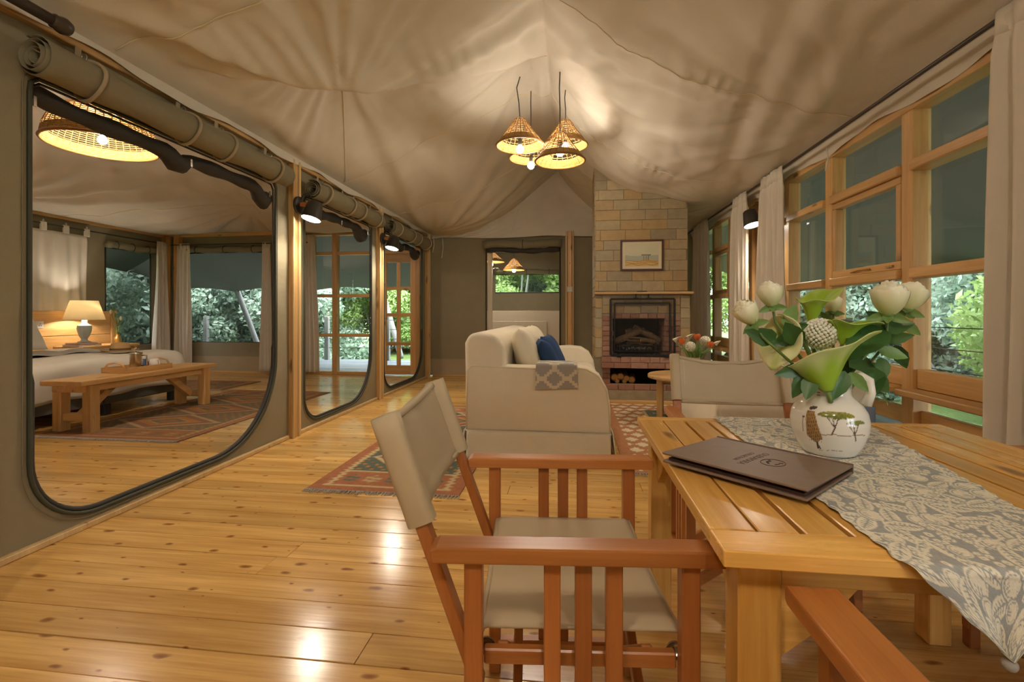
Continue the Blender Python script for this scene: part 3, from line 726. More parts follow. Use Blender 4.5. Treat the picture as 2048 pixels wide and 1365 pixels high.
FM = [foliage_mesh(s, 60000, 4.2, 4.4, .060, LM[m]) for s, m in ((1, 0), (2, 1), (3, 2), (4, 0), (5, 1))]
def trunk_mesh(cc, seed):
    rng = random.Random(seed); mb = MB()
    for k in range(9):
        e = Vector(cc[k]); mb.tube([(e.x*.15, e.y*.15, 0), (e.x*.5, e.y*.5, e.z*.45), tuple(e*1.0), (e.x*1.25, e.y*1.25, e.z*1.22)], [.06, .04, .022, .006], 5)
    return mb.mesh('branches', M['greypost'])
TM = [trunk_mesh(f[1], i) for i, f in enumerate(FM)]
def bush(x, y, i, sc, rz, label, grp, sz=1.0):
    root = empty('leafy_bush', (x, y, GZ), rz); root.scale = (sc, sc, sc*sz); tag(root, label, 'bush', grp)
    o = bpy.data.objects.new('foliage', FM[i][0]); COL.objects.link(o); o.parent = root; o['kind'] = 'stuff'
    o = bpy.data.objects.new('branches', TM[i]); COL.objects.link(o); o.parent = root
ORD = ['nearest', 'second nearest', 'third', 'fourth', 'fifth', 'sixth', 'seventh']
for k, (x, y) in enumerate(((6.9, -1.5), (6.6, 1.3), (7.0, 4.0), (6.8, 6.8), (7.2, 9.6), (6.6, 12.4))):
    bush(x, y, (1, 4, 1, 0, 4, 1)[k], 1.0, k*1.3, '%s dense leafy bush along the outside of the window wall' % ORD[k], 'bushes outside the window wall')
for k, (x, y) in enumerate(((9.4, 1), (9.6, 5), (9.6, 9), (9.5, 13), (9, 16.5))):
    bush(x, y, (4, 1, 4, 1, 3)[k], 1.5, k*1.9, '%s tall tree behind the bushes outside the window wall' % ORD[k], 'trees behind the bushes at the window wall')
LRD = ['leftmost', 'second from left', 'third from left', 'fourth from left', 'fifth from left', 'sixth from left', 'rightmost']
for k, (x, y) in enumerate(((-14, 18), (-10.8, 18.6), (-8, 19.4), (-5, 18.6), (-2.2, 19), (1.4, 19.6), (4.5, 18.5))):
    bush(x, y, (1, 4, 0, 3, 0, 3, 0)[k], 1.15, k*2.1, '%s fresh green bush beyond the grass behind the deck' % LRD[k], 'bushes beyond the grass behind the deck')
for k, (x, y) in enumerate(((-11, 23), (-7, 23.5), (-3.5, 23), (1, 23.5))):
    bush(x, y, (0, 1, 4, 1)[k], 1.7, k*1.4, '%s tall tree behind the bushes beyond the deck' % ('leftmost', 'second from left', 'third from left', 'rightmost')[k], 'tall trees beyond the deck')
for k, (x, y) in enumerate(((-11.4, 6.0), (-11.3, 8.8), (-10.9, 12.0), (-8.4, 13.4), (-13.5, 10), (-13, 14.5), (-10.4, 16))):
    bush(x, y, (1, 4, 1, 1, 4, 1, 4)[k], 1.1 if k < 4 else 1.5, k*1.7, 'tangled bush outside the bedroom, %s from the bed side' % ('first', 'second', 'third', 'fourth', 'fifth', 'sixth', 'seventh')[k], 'bushes outside the bedroom')
# ================================================================== lamps
def basket_shade(prof, ribs, rings, rr, root, rimr, solid_from=None, mats=('wicker_d', 'wicker'), n=48):
    """woven shade; prof: list of (radius, z) from crown to rim"""
    P = np.array(prof); s = np.r_[0, np.cumsum(np.hypot(*np.diff(P, axis=0).T))]; s /= s[-1]
    R = lambda t: np.interp(t, s, P[:, 0]); Zf = lambda t: np.interp(t, s, P[:, 1])
    mb = MB(); ts = np.linspace(0, 1, 12)
    for k in range(ribs):
        a = 2*PI*k/ribs
        mb.tube([(R(t)*math.cos(a), R(t)*math.sin(a), Zf(t)) for t in ts], rr, 4, caps=False)
    sh = mb.build('shade', M[mats[0]], root, True)
    mb = MB()
    for t in rings:
        mb.tube([((R(t)+rr*.8*(-1)**k)*math.cos(2*PI*k/n), (R(t)+rr*.8*(-1)**k)*math.sin(2*PI*k/n), Zf(t)) for k in range(n)], rr*.85, 4, closed=True)
    mb.build('weave', M[mats[1]], sh, True)
    if solid_from is not None:
        mb = MB(); tt = np.linspace(solid_from, .985, 12); Pq = np.zeros((96, 12, 3))
        for i in range(96):
            for j, t in enumerate(tt):
                a = 2*PI*i/96; q = R(t)+.0025*(-1)**(i//2+j); Pq[i, j] = (q*math.cos(a), q*math.sin(a), Zf(t))
        mb.grid(Pq, True).build('close_weave', M[mats[1]], sh, False)
    mb = MB(); mb.tube([(P[-1, 0]*math.cos(2*PI*k/48), P[-1, 0]*math.sin(2*PI*k/48), P[-1, 1]) for k in range(48)], rimr, 6, closed=True)
    mb.build('rim', M[mats[0]], sh, True)
    return sh
def bulb_parts(root, z, r=.032, power=10, sock=.05):
    MB().lathe([(.011, z+r*.9), (.016, z+r*1.2), (.018, z+r*1.25+sock), (.006, z+r*1.3+sock+.01)], 14).build('bulb_holder', M['black'], root, True)
    MB().lathe([(1e-4, z-r), (r*.5, z-r*.87), (r*.87, z-r*.5), (r, z), (r*.87, z+r*.5), (r*.6, z+r*.85), (.012, z+r*1.25)], 16, caps=False).build('bulb', M['bulb'], root, True)
    lamp_point('bulb_light', (0, 0, z-r*.1), power, root, r*1.15)
def pendant(name, loc, R, hgt, cord, bulbz, label, group, power=10, ribs=22, rz=0, cone=True, sway=0):
    root = empty(name, loc, rz); tag(root, label, 'pendant lamp', group)
    prof = [(.016, hgt), (.05, hgt*.93), (R*.52, hgt*.55), (R*.82, hgt*.22), (R, 0)] if cone else [(.02, hgt), (R*.55, hgt*.97), (R*.78, hgt*.7), (R*.92, hgt*.32), (R, 0)]
    basket_shade(prof, ribs, list(np.linspace(.09, .72, 7))+list(np.linspace(.78, .97, 6)), .0032, root, .009, .78)
    MB().tube([(0, 0, hgt-.02), (sway*.3, 0, hgt+cord*.35), (sway, .01, hgt+cord*.75), (0, 0, hgt+cord)], .005, 6).build('cord', M['black'], root, True)
    bulb_parts(root, bulbz, .033, power)
    return root
G = 'wicker cone pendants over the living room'
PPOW = 6.5
pendant('pendant_lamp', px(1040, 291, 4.15), .205, .24, .36, -.035, 'leftmost wicker cone pendant lamp with a glowing bulb over the living room', G, PPOW, sway=-.03)
pendant('pendant_lamp', px(1062, 316, 4.55), .205, .24, .40, -.075, 'low wicker cone pendant half hidden behind its neighbours, bulb hanging below the rim', G, PPOW, rz=.3)
pendant('pendant_lamp', px(1120, 322, 3.95), .205, .24, .50, .07, 'nearest wicker cone pendant lamp with bulb inside the rim, in front of the others', G, PPOW, rz=.6)
pendant('pendant_lamp', px(1131, 291, 4.5), .205, .245, .28, -.01, 'wicker cone pendant lamp behind the nearest one, close to the sloping lining', G, PPOW, rz=.9)
# large basket pendant over the bedroom
pb = empty('basket_pendant', px(205, 292, 4.15)); tag(pb, 'large shallow wicker basket pendant over the bedroom', 'pendant lamp')
basket_shade([(.02, .30), (.25, .295), (.33, .24), (.385, .10), (.40, 0)], 44, list(np.linspace(.05, .97, 30)), .0046, pb, .014, .86)
MB().tube([(0, 0, .29), (0, 0, .62)], .006, 6).build('cord', M['black'], pb, True)
bulb_parts(pb, .05, .036, 38)
# bathroom pendants
G2 = 'small wicker pendants in the bathroom'
pendant('bathroom_pendant', px(983, 524, 8.9), .24, .20, .5, -.05, 'left small wicker pendant seen through the bathroom doorway', G2, 9, cone=True)
pendant('bathroom_pendant', px(1028, 540, 9.3), .21, .22, .45, -.02, 'right small wicker pendant in front of the bathroom window', G2, 9, cone=True)
sh = empty('shower_head', px(998, 542, 9.6)); tag(sh, 'chrome shower head on a bent arm in the bathroom', 'shower')
MB().tube([(-.16, 0, -.05), (-.14, 0, .03), (-.09, 0, .06), (-.02, 0, .055), (0, 0, .03)], .010, 8).build('arm', M['steel'], sh, True)
MB().lathe([(.012, .03), (.02, .015), (.08, .005), (.08, -.008), (.07, -.012)], 18).build('rose', M['steel'], sh, True)
# two unseen pendants added behind the camera to brighten the room
GN = 'unseen wicker pendants added behind the viewer for brightness'
pendant('pendant_lamp', (-.5, -.35, 2.45), .205, .24, .6, -.03, 'unseen wicker pendant added for brightness behind the viewer, on the left', GN, 24)
pendant('pendant_lamp', (.35, -.55, 2.55), .205, .24, .5, -.03, 'unseen wicker pendant added for brightness behind the viewer, on the right', GN, 24)
# wall sconces
def sconce(loc, face, label, power):
    """face: +1 arm goes towards +x, -1 towards -x"""
    root = empty('wall_sconce', loc, 0 if face > 0 else PI); tag(root, label, 'wall lamp', 'black wall sconces')
    MY = Matrix.Rotation(PI/2, 3, 'Y')
    MB().lathe([(.001, 0), (.072, 0), (.076, .006), (.076, .02), (.07, .026), (.001, .026)], 28, M=MY, caps=False).build('back_plate', M['black'], root, True)
    MB().box(.026, .17, -.013, .013, -.012, .022).build('wooden_arm', M['teak_x'], root, bevel=.003)
    mt = Matrix.Rotation(math.radians(8), 3, 'Y') @ Matrix.Rotation(math.radians(-15*face), 3, 'X'); c = (.145, 0, -.055)
    MB().lathe([(.001, .085), (.055, .082), (.062, .074), (.085, -.075), (.087, -.08), (.083, -.08), (.079, -.072), (.058, .068), (.001, .068)], 32, c, False, mt).build('shade', M['black'], root, True)
    MB().lathe([(.001, -.074), (.080, -.074)], 28, c, False, mt).build('lens', M['led'], root, True)
    MB().tube([(.03, .0, .05), (.05, .01, .10), (.10, .012, .105), (.13, .0, .06)], .004, 6).build('flex', M['black'], root, True)
    lamp_spot('sconce_light', (c[0]+.01, -.05*face, c[2]-.095), power, (math.radians(-14*face), math.radians(-14), 0), root, 2.5, .8, .06)
SP = 8
sconce((XL+.063, 3.89, 2.03), 1, 'black cone wall sconce with wooden arm on the nearest partition post', SP)
sconce((XL+.063, 5.76, 2.03), 1, 'black cone wall sconce with wooden arm on the farther partition post', SP)
sconce((XR-.052, 5.07, 2.10), -1, 'black cone wall sconce between the cream curtains on the window wall', SP)

# ================================================================== rolled door flaps on the partition
def spiral_roll(y0, y1, r, seed):
    """rolled sheet with visible spiral ends, along y"""
    turns = 4.2; n = 84; m = 40; P = np.zeros((m, n, 3)); ys = np.linspace(y0, y1, m)
    for i in range(m):
        bul = 1+.07*math.sin(ys[i]*6.1+seed)+.05*math.sin(ys[i]*14+seed*2)
        for j in range(n):
            t = j/(n-1); a = t*turns*2*PI+.7; q = r*(.26+.74*t)*(bul if t > .6 else 1)
            off = .010*math.sin(ys[i]*4+t*9)*(1 if i in (0, m-1) else .3)
            P[i, j] = (q*math.cos(a), ys[i]+off, q*math.sin(a))
    return MB().grid(P)
def door_roll(name, y0, y1, z, label, g):
    root = empty(name, (XL+.10, y0, z)); tag(root, label, 'blind', 'rolled canvas doors on the partition')
    spiral_roll(0, y1-y0, .088, y0).build('canvas_roll', M['roll'], root, True, solid=.003)
    for f in (.13, .45, .62, .9):
        yy = (y1-y0)*f
        MB().tube([(.097*math.cos(a), yy+.012*math.sin(a*2), .097*math.sin(a)) for a in np.linspace(0, 2*PI, 25)[:-1]], .010, 6, closed=True).build('strap', M['canvas_lo'], root, True)
        MB().bar((-.06, yy, .08), (-.055, yy, .17), .03, .004, (1, 0, 0)).build('hanger', M['canvas_lo'], root)
        MB().tube([(-.01+.016*math.cos(a), yy-.012+.004*math.sin(a), .105+.022*math.sin(a)) for a in np.linspace(0, 2*PI, 13)[:-1]], .0035, 5, closed=True).build('clip', M['steel'], root, True)
    return root
door_roll('rolled_canvas_door', 1.80, 3.66, 2.215, 'longest rolled olive canvas door strapped above the nearest partition opening', 1)
door_roll('rolled_canvas_door', 4.05, 5.60, 2.215, 'rolled olive canvas door strapped above the middle partition opening', 1)
door_roll('rolled_canvas_door', 5.93, 7.62, 2.215, 'rolled olive canvas door strapped above the farthest partition opening', 1)
def mesh_roll(y0, y1, z, label, droops):
    root = empty('rolled_mesh_screen', (XL-.075, y0, z)); tag(root, label, 'screen', 'rolled black mesh screens on the partition')
    n = 40; pts = []; rs = []
    for i in range(n):
        t = i/(n-1); dz = 0; rr = .045+.006*math.sin(t*31)
        for (c, w, a) in droops: e = math.exp(-((t-c)/w)**2); dz -= a*e; rr += a*.25*e
        pts.append((0, t*(y1-y0), dz)); rs.append(rr)
    MB().tube(pts, rs, 12).build('roll', M['blackmesh'], root, True)
    for f in (.02, .53, .985):
        MB().box(.045, .055, (y1-y0)*f-.008, (y1-y0)*f+.008, -.06, -.01).build('zip_pull', M['steel'], root, bevel=.002)
mesh_roll(1.87, 3.66, 2.10, 'rolled black mesh screen sagging under the nearest rolled door', ((.50, .035, .06), (.97, .035, .10), (.03, .05, -.02)))
mesh_roll(4.10, 5.55, 2.10, 'rolled black mesh screen under the middle rolled door', ((.93, .06, .10), (.3, .08, .02)))
mesh_roll(5.96, 7.56, 2.10, 'rolled black mesh screen under the farthest rolled door', ((.92, .06, .09), (.5, .06, .05)))

# ================================================================== curtains and rods
def curtain(name, p0, p1, zt, zb, label, folds=7, amp=.035, mat='curtain', group=None, pinch=.75, flare=1.0, tabs=False, seed=0, kick=0.0, rod_r=.012):
    p0, p1 = Vector(p0), Vector(p1); d = (p1-p0); ln = d.length; d.normalize(); nrm = Vector((d.y, -d.x))
    root = empty(name, (p0.x, p0.y, zb)); tag(root, label, 'curtain', group)
    nu, nz = folds*14, 30; P = np.zeros((nu, nz, 3)); h = zt-zb
    for i in range(nu):
        u = i/(nu-1)
        for j in range(nz):
            w = j/(nz-1)                      # 0 bottom, 1 top
            wid = flare+(pinch-flare)*smooth01(np.array((w-.05)/.95))
            s = (.5+(u-.5)*float(wid))*ln+kick*(1-w)**2
            a = amp*(.55+.45*(1-w))*(.35 if w > .985 else 1)
            ph = u*folds*2*PI+.5*math.sin(w*2.1+seed)*(1-w)+.6*math.sin(u*5+seed)
            off = a*math.sin(ph)+.012*math.sin(ph*.37+w*4+seed)
            if w > .94: off *= .6
            P[i, j] = (d.x*s+nrm.x*off, d.y*s+nrm.y*off, h*w+.006*math.sin(ph)*(w < .02))
    MB().grid(P).build('cloth', M[mat], root, True, solid=.003)
    if not tabs:   # gathered heading tape
        mb = MB(); Q = np.zeros((nu, 2, 3)); Q[:, 0] = P[:, -2]; Q[:, 1] = P[:, -1]; Q[:, :, 2] += .004
        Q[:, 1, 2] += .03; mb.grid(Q).build('heading', M[mat], root, True, solid=.004)
    else:
        k = 0
        while True:
            s = .06+k*.30
            if s > ln: break
            cx, cy = d.x*s, d.y*s
            MB().tube([(cx+nrm.x*.014*math.cos(a), cy+nrm.y*.014*math.cos(a), h+.07+.075*math.sin(a)) for a in np.linspace(0, 2*PI, 15)[:-1]], .006, 5, closed=True).build('tab', M[mat], root, True)
            MB().box(cx-.015, cx+.015, cy-.045, cy+.045, h-.01, h+.11).build('tab', M[mat], root, bevel=.01); k += 1
    return root
GC = 'cream curtains on the window wall'
RW = XR-.20
curtain('curtain', (RW, 1.62), (RW, 2.32), 2.33, .05, 'full length cream curtain at the right edge beside the dining table', 6, .045, group=GC, pinch=.86, seed=1)
curtain('curtain', (RW, 4.28), (RW, 4.90), 2.33, .05, 'cream curtain lit from the left, right of the window wall sconce', 6, .04, group=GC, pinch=.75, seed=2)
curtain('curtain', (RW, 5.13), (RW, 5.68), 2.33, .05, 'cream curtain immediately left of the window wall sconce', 5, .04, group=GC, pinch=.7, seed=3)
curtain('curtain', (RW, 6.48), (RW, 7.50), 2.33, .05, 'farthest cream curtain beside the fireplace', 6, .04, group=GC, pinch=.7, seed=4)
rd = empty('curtain_rod', (RW+.02, YF+.1, 2.345)); tag(rd, 'long dark curtain rod above the window wall', 'curtain rod')
MB().tube([(0, 0, 0), (0, YB-YF-.2, 0)], .012, 8).build('pole', M['rod'], rd, True)
MB().sphere((0, YB-YF-.18, 0), .024, 12, 8).build('finial', M['rod'], rd, True)
rl = empty('curtain_rod', (XL+.17, -.6, 2.375)); tag(rl, 'thick dark wooden rod with ball finial at the upper left', 'curtain rod')
MB().tube([(0, 0, 0), (0, 2.42, 0)], .024, 12).build('pole', M['rod'], rl, True)
MB().lathe([(.024, 0), (.032, .01), (.030, .02), (.036, .035), (.038, .05), (.03, .075), (.01, .088), (1e-4, .09)], 18, (0, 2.42, 0), False, Matrix.Rotation(-PI/2, 3, 'X')).build('finial', M['rod'], rl, True)
curtain('curtain', (XL+.17, .85), (XL+.17, 1.60), 2.36, .04, 'pale curtain edge at the far left of the partition', 7, .04, 'sheer', None, pinch=.9, seed=6)
# bedroom curtains
GB = 'cream curtains in the bedroom'
curtain('curtain', (BX+.14, 7.46), (BX+.14, 7.84), 2.33, .05, 'cream bedroom curtain at the corner, on the wall with the bed', 4, .035, group=GB, pinch=.6, kick=.0, seed=5)
curtain('curtain', (BX+.20, YB-.13), (BX+.52, YB-.13), 2.33, .05, 'cream bedroom curtain at the corner, left of the wide screen window', 4, .035, group=GB, pinch=.8, seed=7)
curtain('curtain', (-5.52, YB-.13), (-5.30, YB-.13), 2.33, .05, 'narrow cream bedroom curtain right of the wide screen window', 3, .03, group=GB, pinch=.7, seed=8)
curtain('curtain', (-4.86, YB-.13), (-4.44, YB-.13), 2.44, .05, 'long cream curtain left of the bedroom glazing', 5, .045, group=GB, pinch=.8, flare=1.25, seed=9)
curtain('tab_top_curtain', (BX+.09, 3.6), (BX+.09, 6.36), 2.26, .9, 'white tab top curtain hung behind the bed head', 16, .018, 'sheer', pinch=1.0, tabs=True, seed=10)
rk = empty('curtain_rod', (BX+.09, 3.3, 2.345)); tag(rk, 'thin black rod behind the bed carrying the white tab curtain', 'curtain rod')
MB().tube([(0, 0, 0), (0, 4.45, 0)], .011, 8).build('pole', M['black'], rk, True)
rk2 = empty('curtain_rod', (BX+.2, YB-.13, 2.34)); tag(rk2, 'thin black rod over the wide bedroom screen window', 'curtain rod')
MB().tube([(-.1, 0, 0), (2.6, 0, 0)], .010, 8).build('pole', M['black'], rk2, True)

# ================================================================== fireplace
FX0, FX1, FY = .29, 1.385, 5.93
fpz = empty('fireplace', (.84, FY, 0)); tag(fpz, 'stone tiled chimney breast with red brick hearth and log store', 'fireplace')
def fq(o): o.location = (-.84, -FY, 0); return o
TG = .0025
stone = []
for k, c in enumerate([(.34, .265, .155), (.365, .29, .17), (.32, .265, .165), (.38, .26, .12), (.335, .27, .175), (.285, .23, .145), (.385, .305, .18), (.355, .25, .13)]):
    m, nt, b = newmat('slate_%d' % k); co = worldco(nt)
    f = noise(nt, co, 7+k, 5, .65); L(nt, ramp(nt, f, [(.25, tuple(q*.78 for q in c)), (.55, c), (.8, tuple(min(1, q*1.15) for q in c))]), b.inputs['Base Color'])
    b.inputs['Roughness'].default_value = .6; bump(nt, b, noise(nt, co, 30, 4), .35, .006); stone.append(m)
brickm = []
for k, c in enumerate([(.33, .165, .11), (.37, .19, .13), (.30, .145, .10), (.39, .215, .15)]):
    m, nt, b = newmat('brick_%d' % k); co = worldco(nt)
    f = noise(nt, co, 18, 5, .7); L(nt, ramp(nt, f, [(.25, tuple(q*.75 for q in c)), (.6, c), (.85, tuple(min(1, q*1.2) for q in c))]), b.inputs['Base Color'])
    b.inputs['Roughness'].default_value = .85; bump(nt, b, noise(nt, co, 60, 4), .4, .004); brickm.append(m)
# core with the firebox and log store left hollow
OX0, OX1, OZ0, OZ1 = .50, 1.125, .56, 1.02
LX0, LX1, LZ0, LZ1 = .47, 1.20, .225, .415
core = MB()
core.box(FX0, FX1, FY, 6.5, 1.02, 3.05)
core.box(FX0, OX0, FY, 6.5, OZ0-.03, OZ1); core.box(OX1, FX1+.03, FY, 6.5, OZ0-.03, OZ1); core.box(OX0, OX1, 6.38, 6.5, OZ0-.03, OZ1)
core.box(FX0, FX1+.03, FY, 6.5, LZ1, OZ0-.03)
core.box(FX0, LX0, FY, 6.5, LZ0, LZ1); core.box(LX1, FX1+.03, FY, 6.5, LZ0, LZ1); core.box(LX0, LX1, 6.38, 6.5, LZ0, LZ1)
core.box(FX0, FX1+.03, FY, 6.5, .0, LZ0)
fq(core.build('core', M['mortar'], fpz))
fq(MB().add([(OX0, 6.37, OZ0), (OX1, 6.37, OZ0), (OX1, 6.37, OZ1), (OX0, 6.37, OZ1)], [(0, 1, 2, 3)]).build('fireback', M['soot'], fpz))
fq(MB().box(OX0, OX1, FY+.03, 6.37, OZ1-.006, OZ1-.001).build('fireback', M['soot'], fpz))
fq(MB().box(LX0+.001, LX1-.001, FY+.02, 6.37, LZ0, LZ0+.002).build('log_store_floor', M['soot'], fpz))
fq(MB().add([(LX0, 6.37, LZ0), (LX1, 6.37, LZ0), (LX1, 6.37, LZ1), (LX0, 6.37, LZ1)], [(0, 1, 2, 3)]).build('fireback', M['soot'], fpz))
def tile(x0, x1, z0, z1, y0, th, mats, nm='stone_tile', g=TG):
    j = random.uniform(-.003, .003)
    fq(MB().box(x0+g/2, x1-g/2, y0-th+j, y0+.001, z0+g/2, z1-g/2).build(nm, random.choice(mats), fpz, bevel=.003))
# chimney courses above the mantel
z = 1.355; row = 0
while z < 3.04:
    h = random.choice((.118, .124, .130)); z1 = min(z+h, 3.05); x = FX0-random.choice((0, .08, .16, .22))
    while x < FX1-.01:
        w = random.choice((.22, .26, .30, .30)); a, b_ = max(x, FX0), min(x+w, FX1)
        if b_-a > .03: tile(a, b_, z, z1, FY, .012, stone)
        x += w
    z = z1; row += 1
# left side of the chimney
z = .05
while z < 3.0:
    yv = FY
    while yv < 6.48:
        w = random.choice((.2, .28)); y1 = min(yv+w, 6.49)
        fq(MB().box(FX0-.010, FX0+.001, yv+.002, y1-.002, z+.002, z+.12).build('stone_tile', random.choice(stone), fpz, bevel=.002)); yv += w
    z += .124
# stones around the brick surround
for zz in np.arange(.54, 1.30, .122):
    z1 = min(zz+.122, 1.305)
    tile(FX0, FX0+.085, zz, z1, FY, .012, stone); tile(FX1-.085, FX1+.028, zz, z1, FY, .012, stone)
x = FX0+.085
while x < FX1-.10:
    w = min(random.choice((.2, .26)), FX1-.085-x); tile(x, x+w, 1.185, 1.305, FY, .012, stone); x += w
x = FX0+.085
while x < FX1-.10:
    w = min(random.choice((.2, .26)), FX1-.085-x); tile(x, x+w, 1.085, 1.185, FY, .012, stone); x += w
# brick jambs and arch
zz = .56
while zz < 1.02:
    z1 = min(zz+.062, 1.085); s = random.choice((0, 1))
    for xa, xb in ((FX0+.085, OX0), (OX1, FX1-.085)):
        tile(xa, xb, zz, z1, FY, .016, brickm, 'brick', .006)
    zz = z1
x = OX0-.0
while x < OX1-.02:
    w = min(.105, OX1-x); tile(x, x+w, 1.022, 1.085, FY, .016, brickm, 'brick', .006); x += w
# inner reveal bricks right side of the firebox
zz = OZ0; kk = 0
while zz < OZ1-.01:
    yv = FY+.0-(.05 if kk % 2 else 0)
    while yv < 6.36:
        y1 = min(yv+.11, 6.37); ya = max(yv, FY)
        if y1-ya > .02:
            fq(MB().box(OX1-.012, OX1+.001, ya+.003, y1-.003, zz+.003, min(zz+.062, OZ1)-.003).build('brick', random.choice(brickm), fpz, bevel=.002))
            fq(MB().box(OX0-.001, OX0+.012, ya+.003, y1-.003, zz+.003, min(zz+.062, OZ1)-.003).build('brick', random.choice([M['soot'], brickm[2]]), fpz, bevel=.002))
        yv += .11
    zz += .062; kk += 1
# hearth ledge: bricks flat and on edge
LE = FY-.10
fq(MB().box(FX0+.07, FX1-.03, LE+.012, FY, .425, .555).build('ledge_core', M['mortar'], fpz))
x = FX0+.065
while x < FX1-.04:
    w = min(.115, FX1-.03-x); 
    fq(MB().box(x+.003, x+w-.003, LE, FY-.001, .495, .557).build('brick', random.choice(brickm), fpz, bevel=.003)); x += .115
x = FX0+.065-.05
while x < FX1-.04:
    a = max(x, FX0+.065); b_ = min(x+.20, FX1-.03)
    if b_-a > .03: fq(MB().box(a+.003, b_-.003, LE-.004, LE+.02, .425, .489).build('brick', random.choice(brickm), fpz, bevel=.003))
    x += .20
zz = .16
while zz < .41:
    tile(FX0+.085, LX0, zz, min(zz+.065, .42), FY, .016, brickm, 'brick', .006); tile(LX1, FX1+.02, zz, min(zz+.065, .42), FY, .016, brickm, 'brick', .006); zz += .065
x = FX0+.085
while x < FX1:
    w = min(.19, FX1+.02-x); tile(x, x+w, .15, LZ0-.002, FY, .016, brickm, 'brick', .006); x += .19
fq(MB().box(FX0+.02, FX1+.04, FY-.02, FY+.001, 0, .148).build('plinth', stone[4], fpz, bevel=.004))
fq(MB().box(FX0-.02, FX1+.06, FY-.055, FY-.021, .001, .03).build('floor_trim', M['pine_x'], fpz, bevel=.004))
fq(MB().box(FX0-.01, FX1+.055, FY-.075, FY+.02, 1.318, 1.345).build('mantel_shelf', M['pine_x'], fpz, bevel=.004))
# fire screen
fs = empty('fire_screen', (.845, LE+.035, .558)); tag(fs, 'black iron fire screen with carrying handle in front of the fireplace', 'fire screen')
w2, h2 = .375, .70
def frame(mb, w, z0, z1, r_, y):
    for a, b_ in (((-w, y, z0), (w, y, z0)), ((-w, y, z1), (w, y, z1)), ((-w, y, z0), (-w, y, z1)), ((w, y, z0), (w, y, z1))): mb.bar(a, b_, r_, r_)
    return mb
frame(MB(), w2, .02, h2, .024, 0).build('outer_frame', M['iron'], fs, bevel=.003)
frame(MB(), w2-.05, .07, h2-.05, .016, .02).build('inner_frame', M['iron'], fs, bevel=.002)
mm = meshscreen('fire_mesh', (.05, .045, .04), .22)
MB().grid(np.array([[(x_, .02, z_) for z_ in (.02, h2)] for x_ in (-w2, w2)])).build('wire_mesh', mm, fs)
for s in (-1, 1):
    MB().box(s*.28-.025, s*.28+.025, -.055, .03, .0, .014).build('foot', M['iron'], fs, bevel=.003)
MB().tube([(-.075, 0, h2), (-.075, 0, h2+.075), (-.055, 0, h2+.092), (.05, 0, h2+.092), (.07, 0, h2+.075), (.075, 0, h2)], .006, 8).build('handle', M['iron'], fs, True)
for s in (-1, 1): MB().box(s*.075-.03, s*.075+.03, -.012, .012, h2+.004, h2+.018).build('handle_plate', M['iron'], fs, bevel=.002)
# fire basket, logs in the fire
gr = empty('fire_grate', (.81, 6.14, OZ0)); tag(gr, 'iron fire grate standing in the firebox', 'grate')
for k in range(9): MB().box(-.20+k*.05-.006, -.20+k*.05+.006, -.13, .13, .05, .062).build('bar', M['iron'], gr)
for yy_ in (-.13, .13):
    MB().box(-.22, .22, yy_-.007, yy_+.007, .045, .06).build('rail', M['iron'], gr); MB().box(-.22, .22, yy_-.007, yy_+.007, .12, .132).build('rail', M['iron'], gr)
    for s in (-1, 1): MB().box(s*.215-.008, s*.215+.008, yy_-.008, yy_+.008, 0, .17).build('leg', M['iron'], gr)
ash = MB(); 
for k in range(60): ash.sphere((random.uniform(-.18, .18), random.uniform(-.10, .10), .075+random.random()*.02), random.uniform(.008, .018), 6, 4)
oa = ash.build('ash_bed', M['ash'], None); oa.location = (.81, 6.14, OZ0); tag(oa, 'grey ash and embers lying in the fire grate', 'ash', kind='stuff')
def log(loc, d, ln, r_, label, group, split=False):
    d = Vector(d).normalized(); root = empty('log', loc); tag(root, label, 'log', group)
    n = 10; pts = [d*ln*(t-.5)+Vector((0, 0, .012*math.sin(t*4+ln*30))) for t in np.linspace(0, 1, 7)]
    rs = [r_*(1+.10*math.sin(k*2.3+ln*50)) for k in range(7)]
    MB().tube(pts, rs, 11, caps=True).build('bark', M['bark'], root, False)
    for s, p in ((-1, pts[0]), (1, pts[-1])):
        q = d.to_track_quat('Z', 'Y').to_matrix()
        MB().lathe([(1e-4, .003*s), (r_*.86, .003*s), (r_*.9, 0)], 11, p+d*.001*s, False, q).build('cut_end', M['cut'], root, False)
GL = 'logs in the fire'
log((.70, 6.10, .80), (1, .1, .38), .34, .042, 'pale log leaning up to the right in the fire', GL)
log((.93, 6.12, .83), (1, -.1, -.62), .36, .040, 'log leaning down to the right across the fire', GL)
log((.80, 6.17, .865), (1, .2, .18), .24, .032, 'short log resting on top of the fire', GL)
log((.96, 6.06, .735), (1, .1, -.1), .22, .026, 'thin dark log at the right of the grate', GL)
for k in range(7):
    a = random.uniform(-.35, .35); log((.80+random.uniform(-.10, .10), 6.10+random.uniform(-.05, .06), .70+k*.012), (1, a, random.uniform(-.12, .12)), random.uniform(.26, .42), .011, 'thin charred stick lying across the fire grate', 'charred sticks in the grate')
GS = 'split logs in the log store'
for k, (x_, r_, tl, zz_) in enumerate(((.525, .045, -.14, .305), (.60, .042, .02, .315), (.675, .038, .16, .295), (.655, .028, .4, .257), (.755, .042, 1.2, .27), (.575, .028, .9, .255))):
    log((x_, 6.12, zz_), (.15*math.sin(tl), 1.0, .10*math.cos(tl)), .30, r_, ['leftmost split log in the log store', 'tall pale round log in the log store', 'log leaning right in the log store', 'small dark log low in the log store', 'orange cut log lying at the right of the log store', 'small log under the pale one in the log store'][k], GS)
